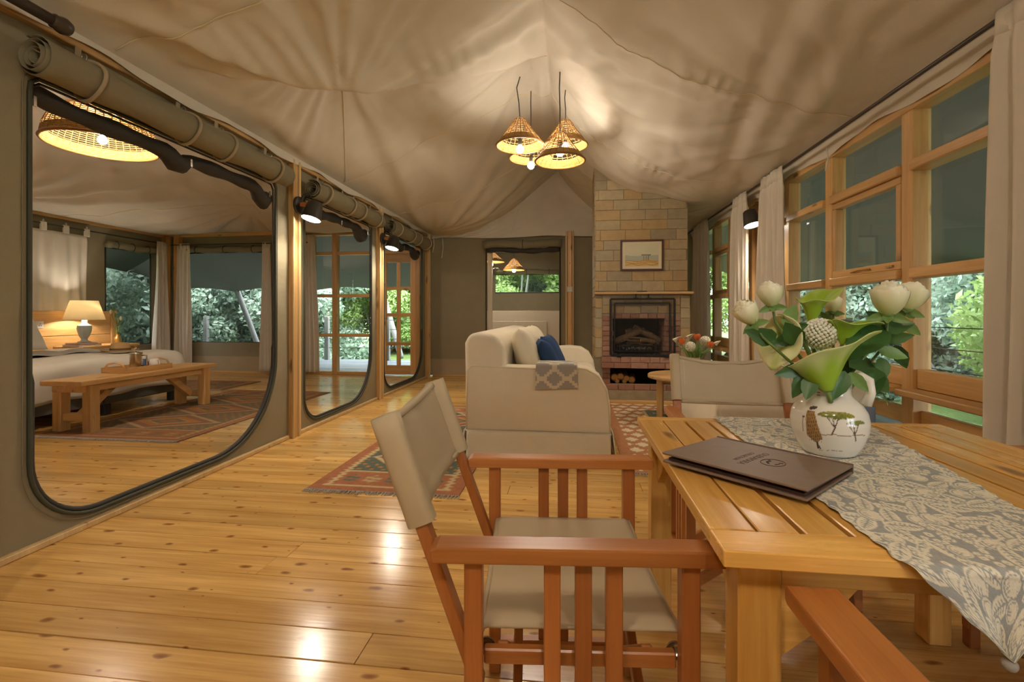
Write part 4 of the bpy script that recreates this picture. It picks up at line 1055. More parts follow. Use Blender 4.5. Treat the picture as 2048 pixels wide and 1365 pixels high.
# framed watercolour
pc = empty('framed_picture', (.845, FY-.018, 1.79)); tag(pc, 'small framed watercolour of a tree on a plain, hung on the chimney', 'picture')
W, Hh = .255, .188
for a in ((-W, W, -Hh, -Hh+.022), (-W, W, Hh-.022, Hh)): MB().box(a[0], a[1], -.022, .0, a[2], a[3]).build('frame_rail', plain('mahogany', (.07, .02, .012), .35) if a[2] < 0 else bpy.data.materials['mahogany'], pc, bevel=.003)
for a in ((-W, -W+.022), (W-.022, W)): MB().box(a[0], a[1], -.022, .0, -Hh+.022, Hh-.022).build('frame_rail', bpy.data.materials['mahogany'], pc, bevel=.003)
nxp, nyp = 120, 90; U, V = np.meshgrid(np.linspace(-1, 1, nxp), np.linspace(-1, 1, nyp), indexing='ij')
C = np.zeros((nxp, nyp, 3)); C[:] = (.62, .55, .40)
inn = (np.abs(U) < .84) & (np.abs(V) < .80)
sky = np.stack([.50+.10*vnoise(U*2+9, V*3+9, 3), .50+.06*vnoise(U*2+5, V*3+5, 4), .38+.0*U], -1); C[inn] = sky[inn]
gd = inn & (V < -.36+.05*np.sin(U*5)); C[gd] = (.58, .40, .16)
for c0, a_, f_ in ((-.42, .04, 7), (-.55, .05, 5), (-.68, .05, 9)):
    ln_ = inn & (np.abs(V-(c0+a_*np.sin(U*f_))) < .025); C[ln_] = (.38, .22, .07)
hill = inn & (V < -.10+.16*vnoise(U*4+3, U*0+2, 8)) & (V > -.36+.05*np.sin(U*5)); C[hill] = (.36, .38, .33)
tr_ = inn & (np.abs(V-.02) < .035) & (np.abs(U-.22) < .24); C[tr_] = (.10, .11, .07)
for xx_ in (.10, .22, .33): C[inn & (np.abs(U-xx_-.1*(V+.1)*(xx_-.2)) < .02) & (V < .02) & (V > -.36)] = (.20, .18, .12)
Pq = np.stack([U*(W-.021), 0*U-.008, V*(Hh-.021)], -1); mb = MB().grid(Pq); mb.c = C; mb.build('watercolour', M['vpaint'], pc)
# ================================================================== director chairs
def prism(prof, y0, y1):
    """profile of (x,z) points extruded along y"""
    n = len(prof); vs = [(x, y0, z) for x, z in prof]+[(x, y1, z) for x, z in prof]
    fs = [tuple(range(n)), tuple(range(2*n-1, n-1, -1))]+[(i, i+n, (i+1) % n+n, (i+1) % n) for i in range(n)]
    return MB().add(vs, fs)
def director_chair(loc, rz, label, aw=.027):
    root = empty('director_chair', loc, rz); tag(root, label, 'chair', 'wooden director chairs around the dining table')
    AY, AT = .272, .65
    for s in (-1, 1):
        y = s*AY
        prism([(-.272, AT-.030), (.268, AT-.030), (.275, AT-.024), (.275, AT-.004), (.270, AT), (-.262, AT), (-.275, AT-.006)], y-aw, y+aw).build('arm', M['teak_x'], root, bevel=.004, seg=2)
        for x in (-.195, .205): MB().box(x-.017, x+.017, y-.016, y+.016, .0, AT-.030).build('leg', M['teak_z'], root, bevel=.003)
        for x in (-.048, .010, .067): MB().box(x-.0155, x+.0155, y-.009, y+.009, .10, AT-.030).build('slat', M['teak_z'], root, bevel=.002)
        MB().box(-.215, .225, y-.014, y+.014, .06, .10).build('bottom_rail', M['teak_x'], root, bevel=.003)
        MB().box(-.178, .188, y-s*.028-.010, y-s*.028+.010, .405, .435).build('seat_rail', M['teak_x'], root, bevel=.003)
        MB().bar((-.188, y-s*.032, .36), (-.372, y-s*.032, .872), .024, .036, (0, 1, 0)).build('back_post', M['teak_z'], root, bevel=.003)
        for x in (-.175, .192):
            MB().lathe([(.018, 0), (.017, .006), (.010, .012), (1e-4, .014)], 14, (x, y-s*.04, .425), False, Matrix.Rotation(s*PI/2, 3, 'X')).build('bolt', M['steel'], root, True)
    for x in (-.13, .15):
        for s, dx in ((1, -.012), (-1, .012)):
            MB().bar((x+dx, -s*.235, .42), (x+dx, s*.245, .075), .022, .034, (0, 0, 1)).build('cross_leg', M['teak_y'], root, bevel=.003)
        MB().tube([(x-.03, 0, .2475), (x+.03, 0, .2475)], .006, 8).build('pivot_bolt', M['steel'], root, True)
    # seat sling
    nu, nv = 24, 30; P = np.zeros((nu, nv, 3))
    for i in range(nu):
        for j in range(nv):
            u = i/(nu-1)*2-1; v = j/(nv-1)*2-1
            P[i, j] = (.008+u*.196, v*.246, .474-.020*(1-v*v)-.006*(abs(u) > .92)+.003*math.sin(u*9)*(1-v*v))
    MB().grid(P).build('seat_sling', M['khaki'], root, True, solid=.006)
    for u in (-1, 1):
        MB().tube([(.008+u*.193, v*.246, .466-.020*(1-v*v)) for v in np.linspace(-1, 1, 15)], .008, 6).build('seat_hem', M['khaki'], root, True)
    # back sling: sleeves over the posts and a slack panel between
    d = Vector((-.372+.188, 0, .872-.36)).normalized(); a0 = Vector((-.188, 0, .36)); top = (.880-.36)/d.z; bot = (.672-.36)/d.z; nr = Vector((-d.z, 0, d.x))
    for s in (-1, 1):
        mb = MB(); P = np.zeros((24, 7, 3))
        for i in range(24):
            a = 2*PI*i/24; cx = .028*math.copysign(abs(math.cos(a))**.6, math.cos(a)); cy = .022*math.copysign(abs(math.sin(a))**.6, math.sin(a))
            for j in range(7):
                t = bot+(top-bot)*j/6; q = a0+d*t+nr*cx; P[i, j] = (q.x, s*(AY-.032)+cy, q.z)
        mb.grid(P, True); o = len(mb.v); mb.f.append(tuple(i*7+6 for i in range(24)))
        mb.build('back_sleeve', M['khaki'], root, True)
    P = np.zeros((34, 14, 3))
    for i in range(34):
        v = i/33*2-1
        for j in range(14):
            w = j/13; t = bot+(top-bot)*w; sl = (1-v*v)
            q = a0+d*(t-.010*sl*(w > .9)-.012*sl*w)+nr*(.004+.030*sl*(.6+.4*w)+.004*math.sin(v*8+w*5)*sl-.012*(w < .06)*sl+.012*(w > .94))
            P[i, j] = (q.x, v*(AY-.045), q.z)
    MB().grid(P).build('back_sling', M['khaki'], root, True, solid=.006)
    for w in (.0, .97):
        q = [a0+d*(bot+(top-bot)*w-.022*(1-v*v)*(w > .5))+nr*(.004+.030*(1-v*v)*(.6+.4*w)) for v in np.linspace(-1, 1, 17)]
        MB().tube([(p.x, v*(AY-.04), p.z) for p, v in zip(q, np.linspace(-1, 1, 17))], .010, 6).build('back_hem', M['khaki'], root, True)
    for s in (-1, 1):
        for e in (.0, .012):
            MB().tube([tuple(a0+d*t+nr*(-.004+.0)+Vector((0, s*(AY-.062-e), 0))+nr*(.012)) for t in (bot+.004, (bot+top)/2, top-.004)], .0012, 4).build('stitching', M['cushion'], root)
    return root
director_chair((-.012, 1.168, 0), math.radians(5.0), 'wooden director chair with khaki slings pushed up to the left side of the table')
director_chair((.715, 2.00, 0), math.radians(-93), 'khaki director chair at the far side of the table, facing the viewer')
director_chair((.652, .535, 0), math.radians(91), 'wooden director chair at the near side of the table, only its arm in view', .039)
director_chair((1.50, 1.45, 0), math.radians(181), 'wooden director chair at the right side of the table by the curtain')

# ================================================================== dining table
TX0, TX1, TY0, TY1, TZ = .204, 1.058, .672, 1.52, .76
TS = 1.1875                                              # table setting is laid out small, then enlarged to full size
def enlarge(o):
    c = Vector((0, 0, H)); o.location = c+(o.location-c)*TS; o.scale = o.scale*TS; return o
tb = empty('dining_table', ((TX0+TX1)/2, (TY0+TY1)/2, 0)); tag(tb, 'square honey coloured slatted wooden dining table', 'table')
def tq(o): o.location = (-(TX0+TX1)/2, -(TY0+TY1)/2, 0); return o
bw = .066
for a in ((TX0, TX1, TY0, TY0+bw), (TX0, TX1, TY1-bw*.6, TY1)): tq(MB().box(*a, TZ-.030, TZ).build('border_board', M['table_x'], tb, bevel=.0025, seg=2))
for a in ((TX0, TX0+bw), (TX1-bw, TX1)): tq(MB().box(*a, TY0+bw+.001, TY1-bw*.6-.001, TZ-.030, TZ).build('border_board', M['table_y'], tb, bevel=.0025, seg=2))
n = 11; w = (TX1-TX0-2*bw)/n
for k in range(n):
    x0 = TX0+bw+k*w
    tq(MB().box(x0+.0045, x0+w-.0045, TY0+bw+.001, TY1-bw*.6-.001, TZ-.024, TZ-.0008).build('slat', M['table_y'], tb, bevel=.002))
for y0 in (TY0+.16, (TY0+TY1)/2, TY1-.16): tq(MB().box(TX0+.05, TX1-.05, y0-.02, y0+.02, TZ-.045, TZ-.0305).build('batten', M['table_x'], tb, bevel=.002))
ins = .028; lw = .058
for sx in (0, 1):
    for sy in (0, 1):
        x0 = TX0+ins if sx == 0 else TX1-ins-lw; y0 = TY0+ins if sy == 0 else TY1-ins-lw
        tq(MB().box(x0, x0+lw, y0, y0+lw, 0, TZ-.0305).build('leg', M['table_z'], tb, bevel=.003))
        # triangular corner gussets along both aprons
        xa = x0+lw if sx == 0 else x0; dx = 1 if sx == 0 else -1; yc = y0+lw/2
        g = [(xa, TZ-.075), (xa+dx*.115, TZ-.075), (xa+dx*.06, TZ-.16), (xa, TZ-.225)]
        tq(prism(g, yc-.011, yc+.011).build('gusset', M['table_x'], tb, bevel=.002))
        ya = y0+lw if sy == 0 else y0; dy = 1 if sy == 0 else -1; xc = x0+lw/2
        g2 = [(ya, TZ-.075), (ya+dy*.115, TZ-.075), (ya+dy*.06, TZ-.16), (ya, TZ-.225)]
        mb = prism(g2, xc-.011, xc+.011); mb.v = [(v[1], v[0], v[2]) for v in mb.v]
        tq(mb.build('gusset', M['table_y'], tb, bevel=.002))
for y0 in (TY0+ins+.006, TY1-ins-.028): tq(MB().box(TX0+ins+lw, TX1-ins-lw, y0, y0+.022, TZ-.078, TZ-.0305).build('apron', M['table_x'], tb, bevel=.002))
for x0 in (TX0+ins+.006, TX1-ins-.028): tq(MB().box(x0, x0+.022, TY0+ins+lw, TY1-ins-lw, TZ-.078, TZ-.0305).build('apron', M['table_y'], tb, bevel=.002))

tb.location = (tb.location.x*TS, tb.location.y*TS, 0); tb.scale = (TS, TS, (H-(H-TZ)*TS)/TZ)
# ---- printed runner
NU, NV = 200, 470
S, T = np.meshgrid(np.linspace(0, 1, NU), np.linspace(0, 1, NV), indexing='ij')     # S across, T from the far end to the tip
LEN = 1.0
yf = TY1+.012; flat = yf-TY0+.004
leng = flat+.115
l0 = .430-.013*np.clip(T*leng/flat, 0, 1); r0 = .85-.165*np.clip(T*leng/flat, 0, 1)
dist = T*leng
over = np.clip(dist-flat, 0, None)
# pointed end: sides draw in below the table edge
lx = l0+(.535-l0)*(over/.115)**1.0; rx_ = r0-(r0-.535)*(over/.115)**1.0
Xr = lx+(rx_-lx)*S
wob = .0022*np.sin(dist*55+S*2)*(np.abs(S-.5)*2)**3
Xr = Xr+np.where((S < .02) | (S > .98), .002*np.sin(dist*160), 0)
rb_ = .012
ang = np.clip(over/rb_, 0, PI/2)
Yr = np.where(over <= 0, yf-dist, TY0-.004-rb_*np.sin(ang)*.8)
Zr = np.where(over <= 0, TZ+.0028+np.maximum(wob, 0), TZ+.0028-rb_*(1-np.cos(ang))-np.clip(over-rb_*PI/2, 0, None))
Yr = Yr-np.where(over > rb_*PI/2, .010*np.sin(S*9+1)*(over/.115), 0)
# motifs
U_ = S*.40; V_ = dist; rngm = np.random.RandomState(4)
A = np.zeros_like(U_)             # 0 grey ground, 1 cream
def disc(cx, cy, r_): return (U_-cx)**2+(V_-cy)**2 < r_*r_
def leafm(cx, cy, L_, W_, th):
    c_, s_ = math.cos(th), math.sin(th); a = ((U_-cx)*c_+(V_-cy)*s_)/L_; b_ = (-(U_-cx)*s_+(V_-cy)*c_)/W_
    return a, b_
for gx in np.arange(0, .44, .038):
    for gy in np.arange(0, 1.0, .040):
        cx, cy = gx+rngm.uniform(-.012, .012), gy+rngm.uniform(-.012, .012); k = rngm.randint(4); th = rngm.uniform(0, PI)
        if k in (0, 3):
            a, b_ = leafm(cx, cy, .036, .016, th); env = (1-a*a)
            A[(np.abs(a) < 1.06) & (np.abs(b_) < np.clip(env, 0, 1)**.8+.13)] = 0
            A[(np.abs(a) < 1) & (np.abs(b_) < np.clip(env, 0, 1)**.8)] = 1
            A[(np.abs(a) < .85) & (np.abs(b_) < .10)] = 0
            A[(np.abs(a) < .8) & (np.abs(b_) < .62*np.clip(env, 0, 1)) & (np.sin(a*26-np.abs(b_)*7) > .55)] = 0
        elif k == 1:
            r_ = rngm.uniform(.016, .024); A[disc(cx, cy, r_+.003)] = 0; A[disc(cx, cy, r_)] = 1; A[disc(cx, cy, r_*.84)] = 0; A[disc(cx+r_*.05, cy, r_*.76)] = 1
            a, b_ = leafm(cx, cy, r_, r_, th); A[(a > .1) & (a < .75) & (np.abs(b_) < .35) & (np.sin(b_*22) > .3)] = 0
        else:
            for q in range(9):
                bx_, by_ = cx+rngm.uniform(-.019, .019), cy+rngm.uniform(-.019, .019); r_ = rngm.uniform(.0055, .008)
                A[disc(bx_, by_, r_+.0018)] = 0; A[disc(bx_, by_, r_)] = 1; A[disc(bx_-.001, by_+.001, r_*.25)] = 0
for q in range(110):                                                       # stray tendrils
    cx, cy, th = rngm.uniform(0, .42), rngm.uniform(0, 1), rngm.uniform(0, PI); a, b_ = leafm(cx, cy, .03, .004, th)
    A[(np.abs(a) < 1) & (np.abs(b_-2.5*np.sin(a*2)) < .6)] = 1
speck = vnoise(U_*260, V_*260, 3, 2)
C = np.zeros(S.shape+(3,)); g0 = np.array((.36, .365, .355)); cr = np.array((.78, .73, .60))
C = g0+(cr-g0)*A[..., None]; C *= (.88+.24*speck)[..., None]
mb = MB().grid(np.stack([Xr*TS, Yr*TS, H-(H-Zr)*TS], -1)); mb.c = C
rn = mb.build('table_runner', M['vcloth'], None, True, weld=False); tag(rn, 'grey and cream fruit patterned runner hanging over the near table edge', 'table runner')
tsl = MB().sphere((.535*TS, (TY0-.016)*TS, H-(H-TZ+.112)*TS), .010, 10, 8, (1, 1, 1)).build('tassel', M['greythrow'], rn, True)

# ---- leather menu folder
ang = math.atan2(-.183, .188)
mf = empty('menu_folder', (.368, 1.020, TZ+.0065), ang); tag(mf, 'brown leather menu folder lying askew on the table edge', 'folder')
MB().box(-.138, .138, -.112, .112, 0, .0045).build('back_cover', M['leather'], mf, bevel=.0015)
MB().box(-.128, .130, -.104, .110, .0055, .0105).build('pages', M['print'], mf)
cv = prism([(-.139, .0), (.139, .0), (.139, .0045), (-.139, .0045)], -.113, .113).build('front_cover', M['leather'], mf, bevel=.0015); cv.location = (0, 0, .0145); cv.rotation_euler = (math.radians(-1.2), 0, 0)
MB().box(-.139, .139, .1135, .1165, 0, .019).build('spine', M['leather'], mf, bevel=.001)
def text_mesh(txt, size, mat, parent, loc, rz, name):
    cu = bpy.data.curves.new(name, 'FONT'); cu.body = txt; cu.size = size; cu.align_x = 'CENTER'; cu.extrude = .0002; cu.space_character = 1.08
    o = bpy.data.objects.new(name, cu); COL.objects.link(o)
    dg = bpy.context.evaluated_depsgraph_get(); me = bpy.data.meshes.new_from_object(o.evaluated_get(dg)); me.materials.clear(); me.materials.append(mat)
    bpy.data.objects.remove(o); o = bpy.data.objects.new(name, me); COL.objects.link(o); o.parent = parent; o.location = loc; o.rotation_euler = (0, 0, rz); return o
# text reads along the short side, its top towards the right end of the folder
zt = .0046
text_mesh('OLERAMARA', .0195, M['print'], cv, (-.006, .0, zt), -PI/2, 'lettering')
text_mesh('COLLECTION', .0125, M['print'], cv, (-.024, .0, zt), -PI/2, 'lettering')
MB().tube([(.037+.021*math.cos(a), .026*math.sin(a)+.0, zt) for a in np.linspace(0, 2*PI, 33)[:-1]], .0009, 5, closed=True).build('emblem_ring', M['print'], cv, True)
for k, off in enumerate((0, .007)):
    MB().tube([(.037+.021*x, .026*y_+.0, zt) for x, y_ in ((-.75+off*18, .6), (-.45+off*18, .25), (-.55+off*18, -.1), (-.2+off*18, -.5))], .0010, 5).build('emblem_stroke', M['print'], cv, True)
MB().tube([(.045, -.010, zt), (.049, -.002, zt), (.046, .006, zt), (.052, .010, zt)], .0011, 5).build('emblem_stroke', M['print'], cv, True)

enlarge(mf)
# ================================================================== sofas
def pillow(w, h, t, seed=0, n=22):
    P = np.zeros((n, n, 3)); Q = np.zeros((n, n, 3))
    for i in range(n):
        for j in range(n):
            u, v = i/(n-1)*2-1, j/(n-1)*2-1
            e = (max(0, 1-abs(u)**2.6)*max(0, 1-abs(v)**2.6))**.45
            x = w/2*u*(1-.05*(1-abs(v)**2)*abs(u)); z = h/2*v*(1-.05*(1-abs(u)**2)*abs(v))
            d = t/2*e*(1+.10*math.sin(u*4+seed)*math.cos(v*3+seed))
            P[i, j] = (x, -d, z); Q[i, j] = (x, d, z)
    mb = MB().grid(P); mb.grid(Q[::-1]); return mb
def soft(prof, y0, y1, nm, mat, root, r_=.03, seg=4):
    return prism(prof, y0, y1).build(nm, M[mat], root, True, bevel=r_, seg=seg)
def sofa(name, loc, rz, length, label):
    """faces +x, length along y, origin at floor centre of the back-left"""
    root = empty(name, loc, rz); tag(root, label, 'sofa'); D = 1.05; A = .21
    armp = [(-.02, .20), (-.02, .66), (.02, .70), (.28, .69), (.55, .685), (.74, .70), (.88, .685), (.97, .63), (1.025, .53), (1.045, .40), (1.05, .20)]
    for y0, y1 in ((0, A), (length-A, length)):
        soft(armp, y0, y1, 'arm', 'sofa', root, .035)
        mb = MB()
        ye = y0 if y0 == 0 else y1
        mb.tube([(x*.985+.006, ye+(.006 if y0 == 0 else -.006), z-.008 if z > .3 else z) for x, z in armp], .007, 6).build('piping', M['cushion'], root, True)
    soft([(0, .20), (-.03, .60), (-.035, .86), (.0, .925), (.06, .94), (.20, .925), (.26, .86), (.29, .45), (.30, .20)], .012, length-.012, 'back', 'sofa', root, .04)
    MB().box(.02, 1.0, .02, length-.02, .18, .36).build('base', M['sofa'], root, True, bevel=.02, seg=2)
    nc = 1 if length < 1.5 else 2; cl = (length-2*A)/nc
    for k in range(nc):
        soft([(.27, .35), (1.00, .35), (1.03, .40), (1.03, .47), (.98, .51), (.60, .525), (.27, .51)], A+k*cl+.006, A+(k+1)*cl-.006, 'seat_cushion', 'sofa', root, .04)
    # skirt: four flared panels with a seam
    def skirt(p0, p1, nx_, ny_):
        n = 40; P = np.zeros((n, 8, 3))
        for i in range(n):
            u = i/(n-1)
            for j in range(8):
                w = j/7; f = (1-w)*(.022+.010*math.sin(u*11))+.012
                P[i, j] = (p0[0]+(p1[0]-p0[0])*u+nx_*f, p0[1]+(p1[1]-p0[1])*u+ny_*f, .012+.20*w)
        return MB().grid(P).build('skirt', M['sofa'], root, True, solid=.008)
    skirt((-.01, 0), (D-.005, 0), 0, -1); skirt((-.01, length), (D-.005, length), 0, 1); skirt((-.02, 0), (-.02, length), -1, 0); skirt((D, 0), (D, length), 1, 0)
    for a, b_ in (((-.02, -.012), (D, -.012)), ((-.02, length+.012), (D, length+.012))):
        MB().tube([(a[0], a[1], .213), (b_[0], b_[1], .213)], .005, 5).build('skirt_seam', M['cushion'], root, True)
    return root
SX, SY = -.765, 3.48
sofa('sofa', (SX, SY, 0), 0, 2.42, 'cream slipcovered sofa facing the coffee table, seen from its arm end')
def scatter(name, mat, loc, w, h, t, rot, label, group):
    o = pillow(w, h, t, loc[1]).build(name, M[mat], None, True, weld=True); o.location = loc; o.rotation_euler = rot; tag(o, label, 'cushion', group); return o
GK = 'scatter cushions on the sofa'
def lean(deg, yawd=0): return (math.radians(0), math.radians(deg), math.radians(90+yawd))
def cushion_rot(tilt, yaw_): return Euler((math.radians(-tilt), 0, math.radians(90+yaw_)), 'XYZ')
scatter('cream_cushion', 'cushion', (SX+.40, SY+.46, .735), .50, .48, .20, cushion_rot(17, 6), 'large cream cushion nearest the viewer on the sofa', GK)
scatter('cream_cushion', 'cushion', (SX+.40, SY+.95, .735), .50, .48, .20, cushion_rot(17, -4), 'cream cushion behind the blue cushions on the sofa', GK)
scatter('cream_cushion', 'cushion', (SX+.41, SY+1.60, .73), .50, .48, .20, cushion_rot(20, 3), 'farthest cream cushion on the sofa', GK)
scatter('blue_cushion', 'blue', (SX+.575, SY+.52, .69), .40, .38, .15, cushion_rot(24, 8), 'nearer navy blue cushion on the sofa', GK)
scatter('blue_cushion', 'blue', (SX+.60, SY+.88, .70), .42, .40, .15, cushion_rot(24, -6), 'farther navy blue cushion on the sofa', GK)
# folded throw over the near arm
nu, nv = 110, 150; S, T = np.meshgrid(np.linspace(0, 1, nu), np.linspace(0, 1, nv), indexing='ij')
wth, drop, topl = .285, .20, .20; dd = T*(drop+topl)
Xt = (SX+.515)+S*wth+.010*dd*6*(S-.5); ov = np.clip(dd-topl, 0, None); arc = np.clip(ov/.03, 0, PI/2)
Yt = np.where(ov <= 0, SY+.005+topl-dd, SY-.004-.03*np.sin(arc)*.55-.004*np.sin(S*7))
Zt = np.where(ov <= 0, .712, .712-.03*(1-np.cos(arc))-np.clip(ov-.03*PI/2, 0, None)*(1-.07*S)+.0*S)
a = (S*wth/.17+.25) % 1.0-.5; b_ = (dd/.17+.10) % 1.0-.5
def plus(p, q): return np.minimum(np.maximum(np.abs(p)-.13, np.abs(q)-.33), np.maximum(np.abs(p)-.33, np.abs(q)-.13))
wr_ = lambda v: (v+1.0) % 1.0-.5
sq_ = np.floor(np.abs(a)*10)+np.floor(np.abs(b_)*10); ln_ = (sq_ == 4) | (sq_ == 5)
C = np.where(ln_[..., None], np.array((.66, .60, .48)), np.array((.36, .345, .33)))
mb = MB().grid(np.stack([Xt, Yt, Zt], -1)); mb.c = C
th = mb.build('folded_throw', M['vcloth'], None, True, solid=.012); tag(th, 'grey and cream trellis patterned throw folded over the sofa arm', 'throw')
ac = sofa('armchair', (1.76, 3.06, 0), PI/2, .88, 'cream slipcovered armchair behind the far dining chair'); ac.scale = (.9, 1, .83)
bt = empty('blue_throw', (1.60, 3.0, .40)); tag(bt, 'folded blue grey throw hanging on the near side of the armchair', 'throw')
MB().grid(np.array([[(x_, -.018-.006*math.sin(x_*40+z_*5), z_) for z_ in np.linspace(-.13, .14, 10)] for x_ in np.linspace(-.14, .14, 16)])).build('cloth', fabric('slate_blue', (.20, .24, .33), .85), bt, True, solid=.014)
MB().box(-.14, .14, -.02, .22, .285, .305).build('fold', bpy.data.materials['slate_blue'], bt, True, bevel=.008, seg=2) if False else None

# ================================================================== coffee table with flowers
ct = empty('coffee_table', (1.16, 4.98, 0)); tag(ct, 'round pale wooden coffee table in front of the fireplace', 'table')
MB().lathe([(.001, .425), (.36, .425), (.385, .432), (.385, .458), (.378, .465), (.001, .465)], 48, caps=False).build('top', M['pine_x'], ct, True)
for k in range(4):
    a = PI/4+k*PI/2+.35; MB().box(-.03, .03, -.03, .03, 0, .425).build('leg', M['pine_z'], ct, bevel=.004, loc=(.27*math.cos(a), .27*math.sin(a), 0), rz=a)
MB().box(-.30, .30, -.02, .02, .36, .425).build('apron', M['pine_x'], ct, bevel=.003, rz=.35+PI/4); MB().box(-.02, .02, -.30, -.022, .36, .425).build('apron', M['pine_y'], ct, bevel=.003, rz=.35+PI/4); MB().box(-.02, .02, .022, .30, .36, .425).build('apron', M['pine_y'], ct, bevel=.003, rz=.35+PI/4)

# ================================================================== rugs
def kilim(name, x0, x1, y0, y1, label, style, fringe=('near',), rz=0.0):
    nu = int((x1-x0)/.012); nv = int((y1-y0)/.012); cx, cy = (x0+x1)/2, (y0+y1)/2
    S, T = np.meshgrid(np.linspace(0, 1, nu), np.linspace(0, 1, nv), indexing='ij'); xm = S*(x1-x0); ym = T*(y1-y0); w = x1-x0; h = y1-y0
    rust = np.array((.36, .15, .075)); teal = np.array((.115, .135, .105)); cream = np.array((.52, .40, .22)); dk = np.array((.13, .10, .09)); ora = np.array((.46, .20, .06)); plum = np.array((.20, .10, .10))
    C = np.zeros(S.shape+(3,)); C[:] = rust
    e = np.minimum(xm, w-xm); f = np.minimum(ym, h-ym)
    if style in ('near', 'bed'):
        C[(e > .10) & (f > .34)] = teal
        zz = .085+.03*np.abs(((ym/.055) % 1)-.5)*2; C[(np.abs(e-zz) < .018) & (f > .07)] = cream
        C[(np.abs(f-.34) < .012) & (e > .1)] = cream; C[(np.abs(f-.075) < .010) & (e > .07)] = cream
        band = (f > .09) & (f < .33) & (e > .13)
        k = np.floor((xm-.13)/.14); u_ = ((xm-.13)/.14) % 1-.5; v_ = (f-.21)/.12
        fig = band & ((np.abs(u_)+np.abs(v_)*.45 < .30) | ((np.abs(np.abs(u_)-.25) < .10) & (np.abs(v_) < .35))) & (np.sin(v_*14+u_*3) > -.5)
        C[fig & (k % 2 == 0)] = teal*1.1; C[fig & (k % 2 == 1)] = cream*.85
        mid = (e > .12) & (f > .36)
        md = np.abs(((ym-.36)/.62) % 1-.5)*2; mx = np.abs(xm-w/2)/(w/2-.14); dm = md+mx
        q = lambda v: np.floor(v*14)/14
        dmq = q(dm)
        C[mid & (dmq < .95) & (dmq > .80)] = cream; C[mid & (dmq <= .80)] = plum*1.1; C[mid & (dmq < .6)] = ora; C[mid & (dmq < .42)] = cream*.9; C[mid & (dmq < .32)] = teal; C[mid & (dmq < .16)] = rust
        s2 = mid & (dmq > 1.2) & (np.sin(xm*70)*np.sin(ym*60) > .55); C[s2] = ora
    else:
        C[:] = np.array((.42, .20, .10))
        gx = xm/.14; gy = ym/.16; u_ = (gx+.5*(np.floor(gy) % 2)) % 1-.5; v_ = gy % 1-.5
        dmd = np.abs(u_)*1.15+np.abs(v_)*1.15+.06*np.sin(u_*40)
        C[(dmd < .52) & (e > .09)] = np.array((.66, .57, .40)); C[(e > .42) & (f > .34)] = teal*1.3
        mid = (e > .5) & (f > .45); C[mid & (dmd < .4)] = cream; C[(np.abs(e-.42) < .012) & (f > .34)] = cream
    C = C*(.82+.36*vnoise(xm*90, ym*60, 5, 2))[..., None]
    if style == 'bed': C = C*.5+np.array((.25, .145, .075))*.5
    Z = .0065+.0009*np.sin(xm*7+ym*3)
    mb = MB().grid(np.stack([xm-w/2, ym-h/2, Z], -1)); mb.c = C
    o = mb.build(name, M['vrug'], None, True); o.location = (cx, cy, 0); o.rotation_euler = (0, 0, rz); tag(o, label, 'rug')
    edge = MB().box(-w/2, w/2, -h/2, h/2, .0008, .0045).build('backing', M['greyfab'], o)
    for side in fringe:
        fr = MB(); yb = -h/2 if side == 'near' else h/2; sg = -1 if side == 'near' else 1
        for x_ in np.arange(-w/2+.004, w/2, .0085):
            a = random.uniform(-.02, .02); fr.tube([(x_, yb, .006), (x_+a*.5, yb+sg*.02, .007), (x_+a, yb+sg*random.uniform(.035, .055), .003)], [.0035, .003, .0015], 4)
        fo = fr.build('fringe', M['greythrow'], o); fo['kind'] = 'stuff'
    return o
kilim('kilim_rug', -1.62, -.66, 2.74, 5.4, 'rust and teal kilim rug with fringe behind the left dining chair', 'near')
kilim('kilim_rug', .37, 1.80, 3.28, 5.78, 'terracotta and cream diamond rug under the coffee table', 'diamond')
kilim('kilim_rug', -4.72, -3.28, 3.62, 6.15, 'rust and green kilim rug beside the bedroom bench', 'bed', ('near',))
kilim('kilim_rug', -6.7, -4.9, 6.15, 7.0, 'small kilim rug on the floor beyond the bed', 'bed', ('near',))

# ================================================================== bedroom furniture
bd = empty('bed', (-6.0, 4.45, 0)); tag(bd, 'double bed with white duvet and grey base behind the bench', 'bed')
bx0, bx1, by0, by1 = -7.18, -4.90, 3.42, 5.48
def bq(o): o.location = (6.0, -4.45, 0); return o
bq(MB().box(bx0, (bx0+bx1)/2-.005, by0+.02, by1-.02, .12, .33).build('base', M['greyfab'], bd, bevel=.01, seg=2)); bq(MB().box((bx0+bx1)/2+.005, bx1-.01, by0+.02, (by0+by1)/2-.004, .12, .33).build('base', M['greyfab'], bd, bevel=.01, seg=2)); bq(MB().box((bx0+bx1)/2+.005, bx1-.01, (by0+by1)/2+.004, by1-.02, .12, .33).build('base', M['greyfab'], bd, bevel=.01, seg=2))
for x_ in (bx0+.1, bx1-.08):
    for y_ in (by0+.1, (by0+by1)/2-.08, (by0+by1)/2+.08, by1-.1): bq(MB().box(x_-.035, x_+.035, y_-.035, y_+.035, 0, .12).build('leg', M['black'], bd, bevel=.004))
bq(MB().box(bx0, bx1, by0, by1, .33, .56).build('mattress', M['white'], bd, True, bevel=.05, seg=3))
n1, n2 = 60, 70; P = np.zeros((n1, n2, 3)); ov = .34
